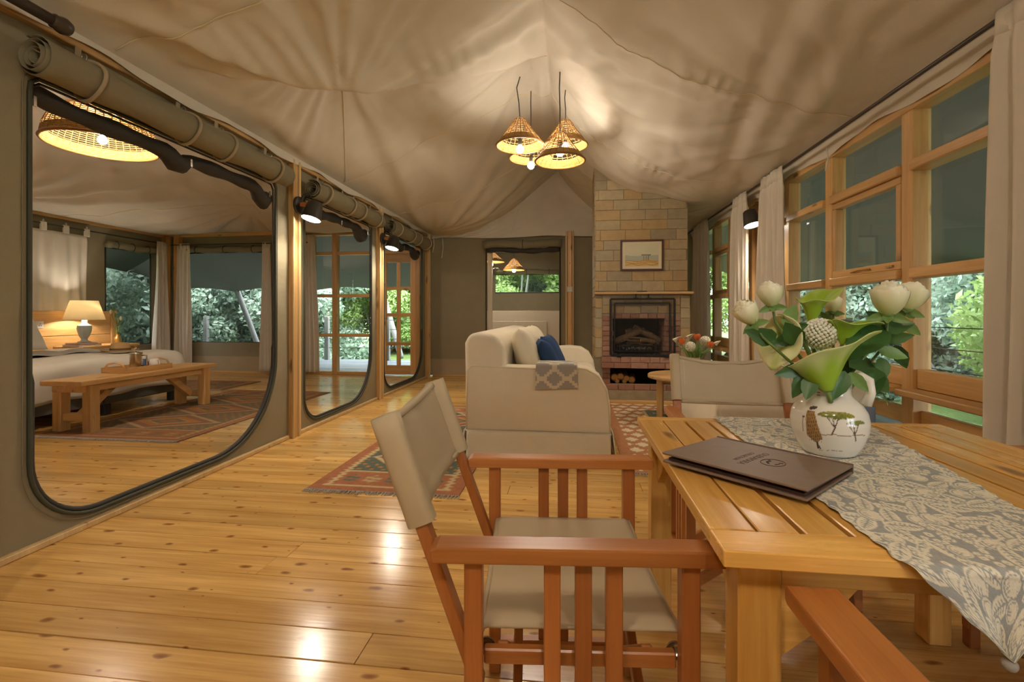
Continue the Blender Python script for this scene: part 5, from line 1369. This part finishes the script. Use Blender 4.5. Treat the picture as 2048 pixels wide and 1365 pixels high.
for i in range(n1):
    for j in range(n2):
        a = i/(n1-1)*(bx1-bx0-.35+ov); b2 = -ov+j/(n2-1)*(by1-by0+2*ov)
        x_ = bx0+.35+a; y_ = by0+b2; z_ = .60+.018*math.sin(a*5+b2*3)*math.sin(b2*4)
        R_ = .07; dx = x_-(bx1-R_); dy = max(by0+R_-y_, y_-(by1-R_)); sd = 1 if y_ > 4 else -1
        dxp, dyp = max(0, dx), max(0, dy); q = math.hypot(dxp, dyp)
        if q > 0:
            ex, ey = dxp/q, dyp/q*sd; an_ = min(q/R_, PI/2); lat = R_*math.sin(an_); dn = R_*(1-math.cos(an_))+max(0, q-R_*PI/2)
            bl = .035*math.sin(b2*7+a*3)*min(1, dn/.2)+.03*min(1, dn/.3)
            x_ = (bx1-R_)*(dxp > 0)+x_*(dxp == 0)+ex*(lat+bl); 
            if dyp > 0: y_ = (by1-R_ if sd > 0 else by0+R_)+ey*(lat+bl)
            z_ -= dn
        P[i, j] = (x_, y_, max(z_, .20+.015*math.sin(b2*9)))
bq(MB().grid(P).build('duvet', M['white'], bd, True, solid=.02))
# bed runner blanket
nb = 40; P = np.zeros((8, nb, 3))
for i in range(8):
    for j in range(nb): P[i, j] = (-6.35+i*.085, by0+.02+(by1-by0-.04)*j/(nb-1), .622+.012*math.sin(j*.7+i))
o = MB().grid(P).build('bed_throw', M['greythrow'], None, True, solid=.012); tag(o, 'grey throw laid across the white duvet', 'throw')
for k, (y_, l_) in enumerate(((3.95, 'white pillow propped at the left of the bed head'), (4.95, 'white pillow propped at the right of the bed head'))):
    o = pillow(.72, .50, .22, k).build('pillow', M['white'], None, True, weld=True); o.location = (-6.88, y_, .87); o.rotation_euler = cushion_rot(20, 0); tag(o, l_, 'pillow', 'white bed pillows')
o = pillow(.70, .48, .2, 3).build('pillow', M['white'], None, True, weld=True); o.location = (-6.66, 4.88, .84); o.rotation_euler = cushion_rot(28, 4); tag(o, 'front white pillow leaning on the right bed pillow', 'pillow', 'white bed pillows')
hb = empty('headboard', (-7.27, 4.9, 0)); tag(hb, 'wide pine plank headboard behind bed and bedside table', 'headboard')
for z0, z1 in ((.0, .40), (.404, .76), (.764, 1.12)): MB().box(-.02, .02, -1.9, 1.78, z0, z1).build('board', M['pine_y'], hb, bevel=.006)
MB().box(-.035, .035, 1.782, 1.88, 0, 1.13).build('end_post', M['pine_z'], hb, bevel=.006)
sk = empty('power_socket', (-7.247, 5.62, .93)); tag(sk, 'white double power socket on the headboard', 'socket')
MB().box(0, .012, -.09, .09, -.05, .05).build('plate', M['socket'], sk, bevel=.004)
for s in (-1, 1):
    for dy_, dz_ in ((0, .012), (-.012, -.014), (.012, -.014)): MB().box(.012, .0135, s*.045+dy_-.004, s*.045+dy_+.004, dz_-.006, dz_+.006).build('pin_hole', M['black'], sk)
    MB().box(.012, .017, s*.012-.006, s*.012+.006, .018, .036).build('switch', M['socket'], sk, bevel=.001)
ns = empty('bedside_table', (-6.98, 6.22, 0)); tag(ns, 'low pine bedside table carrying the lamp', 'table')
MB().box(-.23, .26, -.42, .45, .585, .62).build('top', M['pine_y'], ns, bevel=.004)
for sx in (-.19, .21):
    for sy in (-.37, .40): MB().box(sx-.025, sx+.025, sy-.025, sy+.025, 0, .585).build('leg', M['pine_z'], ns, bevel=.003)
MB().box(-.2, .22, -.38, .41, .2, .225).build('shelf', M['pine_y'], ns, bevel=.003)
bk = empty('book', (-6.93, 5.96, .62), .1); tag(bk, 'dark book lying under the bedside lamp', 'book', 'books under the bedside lamp')
MB().box(-.12, .12, -.17, .19, 0, .004).build('cover', M['leather'], bk); MB().box(-.115, .118, -.165, .185, .004, .022).build('pages', M['socket'], bk); MB().box(-.12, .12, -.17, .19, .022, .026).build('cover', plain('red_cover', (.22, .03, .025), .5), bk)
bk2 = empty('book', (-6.95, 5.97, .6465), -.08); tag(bk2, 'upper dark red book directly beneath the lamp base', 'book', 'books under the bedside lamp')
MB().box(-.10, .10, -.14, .15, 0, .003).build('cover', M['leather'], bk2); MB().box(-.096, .098, -.136, .146, .003, .018).build('pages', M['socket'], bk2); MB().box(-.10, .10, -.14, .15, .018, .021).build('cover', M['leather'], bk2)
sm, nt, b_ = newmat('lamp_shade_cloth'); b_.inputs['Base Color'].default_value = (.85, .76, .58, 1); b_.inputs['Roughness'].default_value = .9
bump(nt, b_, noise(nt, objco(nt), 200, 2), .2, .002)
tr = N(nt, 'ShaderNodeBsdfTranslucent'); tr.inputs[0].default_value = (.95, .85, .62, 1); ms = N(nt, 'ShaderNodeMixShader'); ms.inputs[0].default_value = .6
L(nt, b_.outputs[0], ms.inputs[1]); L(nt, tr.outputs[0], ms.inputs[2]); L(nt, ms.outputs[0], nt.nodes['Material Output'].inputs['Surface'])
tl = empty('table_lamp', (-6.97, 6.03, .6685)); tag(tl, 'grey blue urn table lamp with glowing cream shade beside the bed', 'lamp')
MB().lathe([(.001, 0), (.075, 0), (.075, .012), (.045, .02), (.035, .045), (.04, .055), (.062, .10), (.080, .16), (.086, .21), (.080, .225), (.083, .235), (.072, .25), (.05, .26), (.042, .275), (.035, .29), (.032, .33), (.001, .33)], 28, caps=False).build('base', M['ceramic'], tl, True)
MB().lathe([(.235, .325), (.155, .60)], 40, caps=False).build('lamp_shade', sm, tl, True, solid=.003)
MB().tube([(0, 0, .33), (0, 0, .38)], .014, 8).build('bulb_holder', M['brass'], tl, True)
MB().sphere((0, 0, .425), .03, 14, 10).build('bulb', M['bulb'], tl, True); lamp_point('lamp_light', (0, 0, .425), 11, tl, .035)
tl2 = copy_tree(tl); tl2.location = (-6.97, 2.95, .62); tl2['label'] = 'unseen copy of the table lamp added behind the partition to brighten the bedroom'; tl2['group'] = tl['group'] = 'bedside lamps'  # extra lamp added out of sight to brighten the bedroom
for c_ in tl2.children:
    if c_.type == 'LIGHT': c_.data = c_.data.copy(); c_.data.energy = 45*LIGHT
ns2 = copy_tree(ns); ns2.location = (-6.98, 2.9, 0); ns2['label'] = 'unseen copy of the bedside table added under the extra lamp, behind the partition'; ns2['group'] = ns['group'] = 'bedside tables'  # table added only to carry the unseen extra lamp
bv = empty('bud_vase', (-6.93, 6.50, .62)); tag(bv, 'small brass vase with sprigs at the end of the bedside table', 'vase')
MB().lathe([(.001, 0), (.04, 0), (.05, .03), (.045, .09), (.02, .13), (.022, .15), (.026, .155)], 20, caps=False).build('body', M['brass'], bv, True)
for k in range(5):
    a = k*1.3; MB().tube([(0, 0, .10), (.02*math.cos(a), .03*math.sin(a), .25), (.05*math.cos(a), .07*math.sin(a)-.03, .36+.05*k)], .004, 5).build('sprig', M['stem'], bv, True)
    MB().sphere((.05*math.cos(a), .07*math.sin(a)-.03, .34+.05*k), .016, 8, 6, (1, 1, 2.2)).build('bud', M['cushion'] if k % 2 else M['leaf2'], bv, True)
ht = empty('straw_hat', (-5.35, 5.05, .637)); tag(ht, 'tan brimmed straw hat lying on the bed', 'hat')
MB().lathe([(.001, .10), (.06, .10), (.085, .09), (.092, .07), (.10, .012), (.105, .004), (.17, .006), (.185, .016), (.185, .012), (.17, .0), (.10, -.002)], 32, caps=False).build('straw', M['rush'], ht, True); MB().lathe([(.1015, .008), (.0985, .034)], 32, caps=False).build('band', M['bark'], ht, True)
# bench at the foot of the bed
bn = empty('bench', (-4.50, 4.48, 0)); tag(bn, 'rustic pine bench with angled braces at the foot of the bed', 'bench')
MB().box(-.21, .21, -.80, .82, .435, .48).build('seat', M['pine_y'], bn, bevel=.005); MB().box(-.16, .16, -.74, .76, .37, .434).build('apron', M['pine_y'], bn, bevel=.004)
for y_ in (-.66, .68):
    for x_ in (-.155, .155): MB().box(x_-.045, x_+.045, y_-.045, y_+.045, .003, .434).build('leg', M['pine_z'], bn, bevel=.004)
    MB().box(-.109, .109, y_-.03, y_+.03, .10, .17).build('stretcher', M['pine_x'], bn, bevel=.004)
    s = 1 if y_ < 0 else -1
    MB().bar((0, y_+s*.03, .13), (0, y_+s*.36, .39), .07, .05, (1, 0, 0)).build('brace', M['pine_y'], bn, bevel=.004)
# tray with french press and mugs
ty = empty('serving_tray', (-4.55, 4.50, .481)); tag(ty, 'wooden serving tray with arched handles on the bench', 'tray')
MB().box(-.15, .15, -.27, .27, 0, .012).build('base', M['pine_y'], ty, bevel=.002)
for x_ in (-.15, .138): MB().box(x_, x_+.012, -.27, .27, .0125, .055).build('side', M['pine_y'], ty, bevel=.002)
for y_ in (-.27, .258):
    MB().box(-.137, .137, y_, y_+.012, .0125, .05).build('side', M['pine_x'], ty, bevel=.002)
    MB().tube([(-.11, y_+.006, .05), (-.08, y_+.006, .09), (0, y_+.006, .105), (.08, y_+.006, .09), (.11, y_+.006, .05)], .009, 8).build('handle', M['pine_x'], ty, True)
fpn = empty('french_press', (-4.52, 4.44, .494)); tag(fpn, 'steel french press standing on the serving tray', 'coffee pot')
MB().lathe([(.001, 0), (.052, 0), (.054, .005), (.054, .16), (.057, .165), (.057, .178), (.03, .186), (.001, .188)], 28, caps=False).build('body', M['steel'], fpn, True)
MB().tube([(0, 0, .185), (0, 0, .215)], .004, 8).build('plunger_rod', M['steel'], fpn, True); MB().sphere((0, 0, .22), .013, 10, 8).build('plunger_knob', M['steel'], fpn, True)
MB().tube([(.05, .02, .15), (.095, .03, .15), (.10, .03, .05), (.052, .02, .04)], .007, 8).build('handle', M['steel'], fpn, True)
GM = 'mugs on the tray'
for (x_, y_, l_, mt) in ((-4.50, 4.64, 'white mug on the tray beside the french press', 'white_glaze'), (-4.60, 4.60, 'small blue mug on the tray behind the white mug', 'blue_glaze')):
    mg = empty('mug', (x_, y_, .494)); tag(mg, l_, 'mug', GM)
    mtt = bpy.data.materials.get(mt) or plain(mt, (.75, .70, .62) if 'white' in mt else (.08, .12, .25), .25)
    MB().lathe([(.001, 0), (.034, 0), (.040, .01), (.042, .095), (.039, .095), (.036, .012), (.001, .01)], 24, caps=False).build('cup', mtt, mg, True)
    MB().tube([(.038, 0, .075), (.065, 0, .07), (.066, 0, .035), (.038, 0, .025)], .006, 8).build('handle', mtt, mg, True)
# ================================================================== painted jug and bouquet
VC = Vector((.584, 1.168, TZ+.0035))
vs = empty('flower_jug', VC); tag(vs, 'white glazed jug painted with an acacia scene, holding the bouquet', 'vase')
prof = [(.001, .001), (.055, .0), (.061, .004), (.074, .025), (.0865, .060), (.0890, .085), (.0850, .110), (.0720, .133), (.0560, .146), (.0500, .152), (.0490, .165), (.0510, .190), (.0560, .205), (.0535, .207), (.0480, .190), (.0450, .165), (.0450, .15)]
pp = np.array(prof); pp = pp*np.array([.87, .87]); ss = np.r_[0, np.cumsum(np.hypot(*np.diff(pp, axis=0).T))]; q = np.linspace(0, ss[-1], 150); Rq = np.interp(q, ss, pp[:, 0]); Zq = np.interp(q, ss, pp[:, 1])
# light smoothing of the profile
for _ in range(3): Rq[1:-1] = (Rq[:-2]+2*Rq[1:-1]+Rq[2:])/4; Zq[1:-1] = (Zq[:-2]+2*Zq[1:-1]+Zq[2:])/4
na = 320; view = math.atan2(-VC.y, -VC.x)                     # side that faces the room's near end
AA = np.linspace(-PI, PI, na, endpoint=False); Pv = np.zeros((na, 150, 3)); Cv = np.zeros((na, 150, 3)); Cv[:] = (.74, .70, .62)
for i, a in enumerate(AA):
    Pv[i, :, 0] = Rq*np.cos(view+a); Pv[i, :, 1] = Rq*np.sin(view+a); Pv[i, :, 2] = Zq
Ag = AA[:, None]*np.ones((1, 150))*.086*1000; Zg = (np.ones((na, 1))*Zq[None])*1000/.87       # millimetres on the glaze, a grows to the right
outer = (np.arange(150) < 118)[None]*np.ones((na, 1)) > 0
Ag = Ag/1.22+2; Zg = (Zg-72)/1.10+72
nz = vnoise(Ag*.25+60, Zg*.25+10, 2, 3)
def paint(mask, col, f=.25): 
    mk = mask & outer; Cv[mk] = np.array(col)*(1-f+2*f*nz[mk])[:, None]
paint((np.abs(Zg-(64+.04*Ag+1.5*np.sin(Ag*.15))) < 1.0) & (Ag > -18) & (Ag < 75), (.30, .17, .11))
paint((np.abs(Zg-(26+2*np.sin(Ag*.1))) < .9) & (Ag > -20) & (Ag < 30) & (nz > .45), (.25, .18, .13))
for (cx, cz, w_, h_) in ((16, 107, 34, 10), (52, 93, 20, 6)):
    paint((((Ag-cx)/w_)**2+((Zg-cz)/h_)**2 < 1) & (Zg > cz-h_*.55+.1*np.abs(Ag-cx)) , (.24, .23, .045), .5)
    paint((((Ag-cx)/w_)**2+((Zg-cz)/h_)**2 < .5) & (nz > .52), (.13, .15, .03), .4)
    for k, sl in enumerate((-.7, -.2, .35)):
        zt_ = cz-h_*.5; x0 = cx-4; paint((np.abs(Ag-(x0+sl*(Zg-(cz-26))*.8)) < 1.0) & (Zg < zt_+2) & (Zg > cz-26), (.13, .085, .06))
    paint((np.abs(Ag-(cx-4+.35*(cz-26-Zg)*(-1 if cz > 100 else 1))) < 1.5) & (Zg <= cz-24) & (Zg > cz-42), (.12, .075, .055))
cx = -32                                                                                   # cloaked figure seen from behind
cw = 8+ (112-Zg)*.12
paint((Zg < 113) & (Zg > 42) & (np.abs(Ag-(cx+(112-Zg)*.14)) < np.clip(cw, 4, 16)*np.clip((Zg-40)/14, .25, 1)), (.36, .21, .085), .35)
paint((Zg < 113) & (Zg > 44) & (np.abs(Ag-(cx+(112-Zg)*.14)) < np.clip(cw, 4, 16)*.9) & (np.sin(Ag*1.6-Zg*.25) > .82), (.13, .07, .03))
paint(((Ag-(cx+3))/9)**2+((Zg-119-(Ag-cx)*.25)/4)**2 < 1, (.08, .065, .06))
paint((Zg <= 44) & (Zg > 26) & ((np.abs(Ag-(cx+12-(44-Zg)*.0)) < 1.6) | (np.abs(Ag-(cx+10+(44-Zg)*.4)) < 1.6)), (.09, .06, .05))
paint((np.abs(Ag-(cx-14)) < .8) & (Zg < 100) & (Zg > 62), (.16, .11, .09)); paint(((Ag-cx+14)/2.5)**2+((Zg-97)/3)**2 < 1, (.08, .06, .06))
for k in range(7): paint((np.abs(Zg-(146+k*6.0)) < .9) & (Ag > -36) & (Ag < -25), (.22, .03, .035), .1)
mb = MB().grid(Pv, True); mb.c = Cv; mb.build('body', M['vglaze'], vs, True)
hd = view+1.45
hv = lambda r_, z_: (r_*.87*math.cos(hd), r_*.87*math.sin(hd), z_*.87)
MB().tube([hv(.050, .196), hv(.066, .207), hv(.084, .195), hv(.088, .165), hv(.078, .135)], [.010, .011, .011, .010, .012], 10).build('handle', plain('white_jug_glaze', (.74, .70, .62), .15), vs, True)
mouth = VC+Vector((0, 0, .170)); 
M['vpetal'] = vcol('painted_petal', .5, .3)
def frame_from(z, hint):
    z = z.normalized(); x = hint-z*hint.dot(z); x.normalize(); y = z.cross(x); return Matrix((x, y, z)).transposed()
camloc = Vector((0, 0, H))
def leaf_mesh(L_, W_, curl, seed):
    n, m = 9, 7; P = np.zeros((n, m, 3))
    for i in range(n):
        t = i/(n-1); w = W_*math.sin(PI*min(1, t**.8*1.0))**.85*(1-.15*t)
        for j in range(m):
            s = j/(m-1)*2-1; jag = 1+(.05 if i % 2 else -.03)*(abs(s) > .9)
            P[i, j] = (t*L_, s*w*.5*jag, -abs(s)*w*.10*-1+curl*L_*t*t+.004*math.sin(t*7+seed))
    return MB().grid(P)
LEAFM = [leaf_mesh(1, .56, -.25, 0).mesh('leaf', M['leaf'], True), leaf_mesh(1, .60, .12, 2).mesh('leaf', M['leaf'], True), leaf_mesh(1, .5, -.1, 4).mesh('leaf', M['leaf2'], True)]
def put_leaf(root, p, tip, k, roll=0.0):
    d = tip-p; o = bpy.data.objects.new('leaf', LEAFM[k]); COL.objects.link(o); o.parent = root
    hint = (camloc-p).normalized(); x = d.normalized(); z = hint-x*hint.dot(x); z.normalize(); y = z.cross(x)
    R_ = Matrix((x, y, z)).transposed() @ Matrix.Rotation(roll, 3, 'X')
    o.matrix_local = Matrix.Translation(p-root.location) @ R_.to_4x4() @ Matrix.Scale(d.length, 4); return o
def petal_mesh(R_, Hh, a0, spread, openn, col0, col1, ruff, n=9, m=11):
    P = np.zeros((m, n, 3)); C = np.zeros((m, n, 3))
    for i in range(m):
        s = i/(m-1)*2-1
        for j in range(n):
            t = j/(n-1); ang = a0+s*spread*(.6+.4*min(1, t*2))
            rr = R_*(.18+.82*math.sin(PI*min(1, t*.66+.03))**.85)*(1+openn*t**5)+ruff*math.sin(s*5+a0*3)*t**3
            z = Hh*t*(1-.09*s**4*t+.02*math.sin(s*6+a0*5)*t)-openn*Hh*.30*t**6
            P[i, j] = (rr*math.cos(ang), rr*math.sin(ang), z); w = t**1.5
            C[i, j] = np.array(col0)*(1-w)+np.array(col1)*w
    return P, C
def rose(p, up, R_, label, leaves, seed, openn=.2, stemto=None):
    root = empty('rose', mouth); tag(root, label, 'flower', 'white roses in the jug'); p = p-mouth
    rg = random.Random(seed); Mx = frame_from(up, camloc-p-mouth); mb = MB(); cs = []
    for ring, (f, npt, hh, op) in enumerate(((.30, 3, 1.15, 0), (.50, 4, 1.12, .05), (.70, 5, 1.06, .15), (.88, 5, 1.0, openn*.6), (1.0, 5, .92, openn))):
        for k in range(npt):
            P, C = petal_mesh(R_*f, R_*2.05*hh, 2*PI*k/npt+ring*.6+rg.uniform(-.2, .2), 2.2/npt*1.35+.30, op, (.52, .54, .24), (.90, .86, .68), .07*R_)
            Q = (np.array(Mx) @ P.reshape(-1, 3).T).T+np.array(p); mb.grid(Q.reshape(P.shape)); cs.append(C.reshape(-1, 3))
    mb.c = np.concatenate(cs); mb.build('bloom', M['vpetal'], root, True)
    MB().lathe([(.004, -R_*.25), (R_*.35, -R_*.05), (R_*.42, R_*.12), (R_*.3, R_*.2)], 12, p, False, Mx).build('calyx', M['stem'], root, True)
    for k in range(5):
        a = 2*PI*k/5; dv = Mx @ Vector((math.cos(a), math.sin(a), -.25)); put_leaf(root, p+mouth+Mx @ Vector((0, 0, R_*.05)), p+mouth+dv*R_*1.25, 2).name = 'sepal'
    e = stemto if stemto else Vector((rg.uniform(-.02, .02), rg.uniform(-.02, .02), -.06))
    b0 = p-Mx.col[2]*R_*.2; MB().tube([b0, b0-Mx.col[2]*.03, (b0+e)*.5+Vector((0, 0, -.005)), e], [.0028, .003, .0034, .0036], 7).build('stem', M['stem'], root, True)
    for (pu, pv, pt, tu, tv, tt, k) in leaves: put_leaf(root, px(pu, pv, pt), px(tu, tv, tt), k, rg.uniform(-.5, .5))
    return root
rose(px(1508, 648, 1.07), Vector((-.45, .0, .75)), .0255, 'leftmost white rose leaning out of the bouquet', [(1552, 680, 1.08, 1500, 708-40, 1.05, 0), (1600, 690, 1.08, 1568, 640, 1.06, 1), (1600, 735, 1.06, 1560, 752, 1.04, 0), (1612, 742, 1.06, 1590, 796, 1.05, 0)], 1)
rose(px(1545, 614, 1.10), Vector((-.15, .0, .9)), .0255, 'second white rose from the left, above its neighbour', [(1570, 655, 1.1, 1592, 606, 1.12, 2), (1575, 662, 1.1, 1615, 648, 1.09, 1), (1590, 672, 1.1, 1548, 690, 1.09, 0), (1625, 750, 1.05, 1612, 802, 1.04, 1)], 2)
rose(px(1666, 626, 1.24), Vector((.05, .2, .9)), .021, 'small white rosebud at the top middle of the bouquet', [(1668, 650, 1.22, 1640, 625, 1.22, 2), (1672, 650, 1.22, 1705, 640, 1.2, 0)], 3, .2)
rose(px(1776, 632, 1.09), Vector((.02, -.08, .95)), .034, 'largest white rose at the upper right of the bouquet', [(1765, 655, 1.1, 1700, 700, 1.04, 0), (1760, 660, 1.1, 1828, 650, 1.08, 1), (1770, 680, 1.1, 1828, 672, 1.06, 0), (1740, 720, 1.1, 1690, 740, 1.06, 1), (1735, 735, 1.07, 1780, 790, 1.05, 0), (1690, 742, 1.04, 1672, 798, 1.02, 0), (1700, 745, 1.04, 1738, 785, 1.02, 2), (1755, 700, 1.1, 1820, 715, 1.08, 2)], 4, .22)
rose(px(1812, 622, 1.16), Vector((.30, .05, .85)), .031, 'white rose at the far right edge of the bouquet', [(1800, 640, 1.14, 1842, 672, 1.12, 2), (1795, 650, 1.14, 1740, 632, 1.13, 0), (1762, 715, 1.08, 1772, 760, 1.05, 0), (1752, 740, 1.08, 1750, 800, 1.05, 1), (1725, 690, 1.09, 1700, 655, 1.1, 0), (1720, 745, 1.1, 1762, 735, 1.12, 1), (1700, 720, 1.12, 1660, 760, 1.1, 0), (1790, 690, 1.12, 1815, 735, 1.12, 1)], 5, .28)
def calla(base, axis, tipdir, R_, Hh, label, green, seed=0, stemdrop=True, flare=.5):
    root = empty('calla_lily', mouth); tag(root, label, 'flower', 'calla lilies in the jug')
    Mx = frame_from(axis, tipdir); n, m = 26, 44; P = np.zeros((m, n, 3)); C = np.zeros((m, n, 3))
    for i in range(m):
        ph = (i/(m-1)*2-1)*PI*1.04
        cf = math.cos(ph)
        for j in range(n):
            t = j/(n-1); back = (.5+.5*cf)
            hh = Hh*t*(.70+.42*back**2)
            rr = R_*(.10+.90*math.sin(t*PI/2)**.85*(.68+.32*t))*(1-.12*(1-back))
            fl = flare*R_*t**5*(.55+.7*back); rr += fl; z = hh-.30*fl
            tip = max(0, 1-abs(ph)/.5)**2*t**4
            rr += R_*.40*tip; z += Hh*.10*tip-R_*.15*tip
            rr += .05*R_*math.sin(ph*3+seed)*t**3; z += .05*Hh*math.sin(ph*4+seed*2)*t**3
            if abs(ph) > PI*.93: rr *= 1+.05*(1 if ph > 0 else -1)
            P[i, j] = (rr*math.cos(ph), rr*math.sin(ph), z)
            w = min(1, max(0, t*1.25-green+.16*math.sin(ph*7+seed)*(t < .95)))
            C[i, j] = np.array((.30, .46, .035))*(1-w)+np.array((.82, .82, .48))*w
            w2 = tip; C[i, j] = C[i, j]*(1-w2)+np.array((.34, .46, .06))*w2
    Q = (np.array(Mx) @ P.reshape(-1, 3).T).T+np.array(base-mouth); mb = MB().grid(Q.reshape(P.shape)); mb.c = C.reshape(-1, 3)
    mb.build('spathe', M['vpetal'], root, True, solid=.0015)
    b0 = base-mouth; ax = Mx.col[2]
    MB().tube([b0+ax*Hh*.05, b0+ax*Hh*.55], [R_*.10, R_*.07], 8).build('spadix', plain('spadix_yellow', (.60, .42, .06), .6) if not bpy.data.materials.get('spadix_yellow') else bpy.data.materials['spadix_yellow'], root, True)
    MB().tube([b0+ax*.004, b0-ax*.02, (b0-ax*.03)*.5+Vector((0, 0, -.03)), Vector((.012*math.sin(seed), .012*math.cos(seed), -.07))], [R_*.11, .005, .005, .005], 8).build('stem', M['stem'], root, True)
    return root
def axis_of(a, b): return (b-a)
A0 = px(1656, 784, 1.04)
calla(A0, axis_of(A0, px(1632, 700, 1.065)), px(1712, 668, 1.03)-px(1634, 690, 1.06), .068, .104, 'largest green and cream calla lily at the front of the bouquet', .62, 1, flare=.42)
B0 = px(1622, 655, 1.17); calla(B0, axis_of(B0, px(1632, 575, 1.16)), Vector((1, .2, .25)), .027, .098, 'tall green calla lily curling right at the top of the bouquet', 1.05, 2, flare=.9)
C0 = px(1684, 690, 1.10); calla(C0, axis_of(C0, px(1702, 625, 1.10)), Vector((1, .1, .35)), .031, .074, 'green calla lily right of the white flower ball', 1.0, 3, flare=.9)
D0 = px(1590, 672, 1.13); calla(D0, axis_of(D0, px(1520, 672, 1.09)), Vector((-.3, -.2, -.9)), .040, .070, 'white calla lily opening to the left of the bouquet', .25, 4, flare=.6)
# white flower ball
wb_ = empty('white_allium', mouth); tag(wb_, 'round white flower head in the middle of the bouquet', 'flower'); c = px(1640, 668, 1.13)-mouth; mb = MB(); mb2 = MB()
for k in range(230):
    zf = 1-2*(k+.5)/230; a = k*2.39996; r_ = math.sqrt(1-zf*zf); d = Vector((r_*math.cos(a), r_*math.sin(a), zf)); mb.sphere(c+d*.034, random.uniform(.0040, .0052), 6, 4)
mb2.sphere(c, .033, 14, 10)
mb2.build('heart', M['leaf2'], wb_, True); fo = mb.build('florets', plain('white_floret', (.85, .82, .72), .6), wb_, True); fo['kind'] = 'stuff'
MB().tube([c-Vector((0, 0, .035)), c*.5, Vector((0, 0, -.06))], .003, 6).build('stem', M['stem'], wb_, True)
# fern sprig at the lower right
fe = empty('fern_sprig', mouth); tag(fe, 'thin feathery fern sprig drooping at the right of the jug', 'foliage')
q0, q1 = px(1745, 740, 1.1), px(1772, 800, 1.1)
MB().tube([Vector((.0, 0, -.02)), px(1720, 760, 1.1)-mouth, q0-mouth, q1-mouth], .0015, 5).build('stem', M['leaf2'], fe, True)
mb = MB()
for k in range(60):
    p = q0+(q1-q0)*random.random()*1.05-mouth; mb.tube([p, p+Vector((random.uniform(-.014, .014), random.uniform(-.014, .014), random.uniform(-.014, .004)))], .0006, 3)
fo = mb.build('fronds', M['leaf2'], fe); fo['kind'] = 'stuff'
for o_ in [q_ for q_ in COL.objects if q_.parent is None and q_.name.split('.')[0] in ('flower_jug', 'rose', 'calla_lily', 'white_allium', 'fern_sprig')]: enlarge(o_)
# ================================================================== tulips on the coffee table
tv = empty('tulip_vase', (1.22, 4.93, .466)); tag(tv, 'clear round vase of orange and white flowers on the coffee table', 'vase')
MB().lathe([(.001, 0), (.05, 0), (.06, .02), (.065, .10), (.05, .16), (.055, .18)], 24, caps=False).build('body', plain('pale_vase', (.55, .52, .45), .2), tv, True)
orange = plain('orange_petal', (.62, .13, .025), .5); tm = Vector((1.22, 4.93, .63))
def small_flower(name, p, mat, r_, kind, label, grp):
    root = empty(name, tm); tag(root, label, 'flower', grp); e = p-tm
    MB().tube([Vector((e.x*.1, e.y*.1, -.1)), Vector((e.x*.5, e.y*.5, e.z*.4)), e], .004, 6).build('stem', M['stem'], root, True)
    if kind == 'tulip':
        mb = MB()
        for k in range(6):
            P, C = petal_mesh(r_, r_*2.0, k*PI/3, .75, -.15 if k % 2 else .05, (1, 1, 1), (1, 1, 1), .0)
            mb.grid(P+np.array(e))
        mb.build('petals', mat, root, True)
    elif kind == 'ball':
        mb = MB()
        for k in range(110):
            zf = 1-2*(k+.5)/110; a = k*2.39996; q_ = math.sqrt(1-zf*zf); mb.sphere(e+Vector((q_*math.cos(a), q_*math.sin(a), zf))*r_, r_*.16, 5, 4)
        mb.sphere(e, r_*.98, 10, 8); fo = mb.build('florets', mat, root, True)
    else:
        P = np.zeros((24, 8, 3))
        for i in range(24):
            ph = (i/23*2-1)*PI
            for j in range(8): t = j/7; P[i, j] = (r_*(.15+t)*math.cos(ph)*(1+.5*(math.cos(ph) > .8)*t), r_*(.15+t)*math.sin(ph), r_*2*t*(.8+.25*math.cos(ph)))
        MB().grid(P+np.array(e)).build('petals', mat, root, True)
for k in range(5):
    a = k*1.25; 
GT = 'orange tulips on the coffee table'
wp_ = fabric('white_petal', (.74, .70, .55), .7)
small_flower('tulip', px(1364, 690, 4.75), orange, .032, 'tulip', 'leftmost orange tulip on the coffee table', GT); small_flower('tulip', px(1394, 682, 4.8), orange, .034, 'tulip', 'middle orange tulip on the coffee table', GT); small_flower('tulip', px(1421, 697, 4.75), orange, .032, 'tulip', 'rightmost orange tulip on the coffee table', GT)
GW = 'white flowers on the coffee table'
small_flower('white_flower', px(1381, 694, 4.7), wp_, .045, 'ball', 'white flower ball between the left tulips', GW); small_flower('white_flower', px(1410, 683, 4.85), wp_, .048, 'ball', 'white flower ball above the right tulips', GW)
small_flower('white_lily', px(1352, 686, 4.8), wp_, .03, 'lily', 'white lily at the left of the tulips', GW); small_flower('white_lily', px(1379, 680, 4.9), wp_, .03, 'lily', 'white lily behind the middle of the tulips', GW); small_flower('white_lily', px(1433, 692, 4.8), wp_, .025, 'lily', 'white lily at the right of the tulips', GW)
gl = empty('tulip_leaves', tm); tag(gl, 'grassy green leaves among the tulips', 'foliage'); mb = MB()
for k in range(70):
    a = random.random()*2*PI; r_ = random.uniform(.03, .16); mb.tube([Vector((0, 0, -.10)), Vector((r_*.5*math.cos(a), r_*.5*math.sin(a), .05)), Vector((r_*math.cos(a), r_*math.sin(a), random.uniform(.06, .17)))], [.004, .005, .001], 4)
fo = mb.build('blades', M['leaf2'], gl); fo['kind'] = 'stuff'
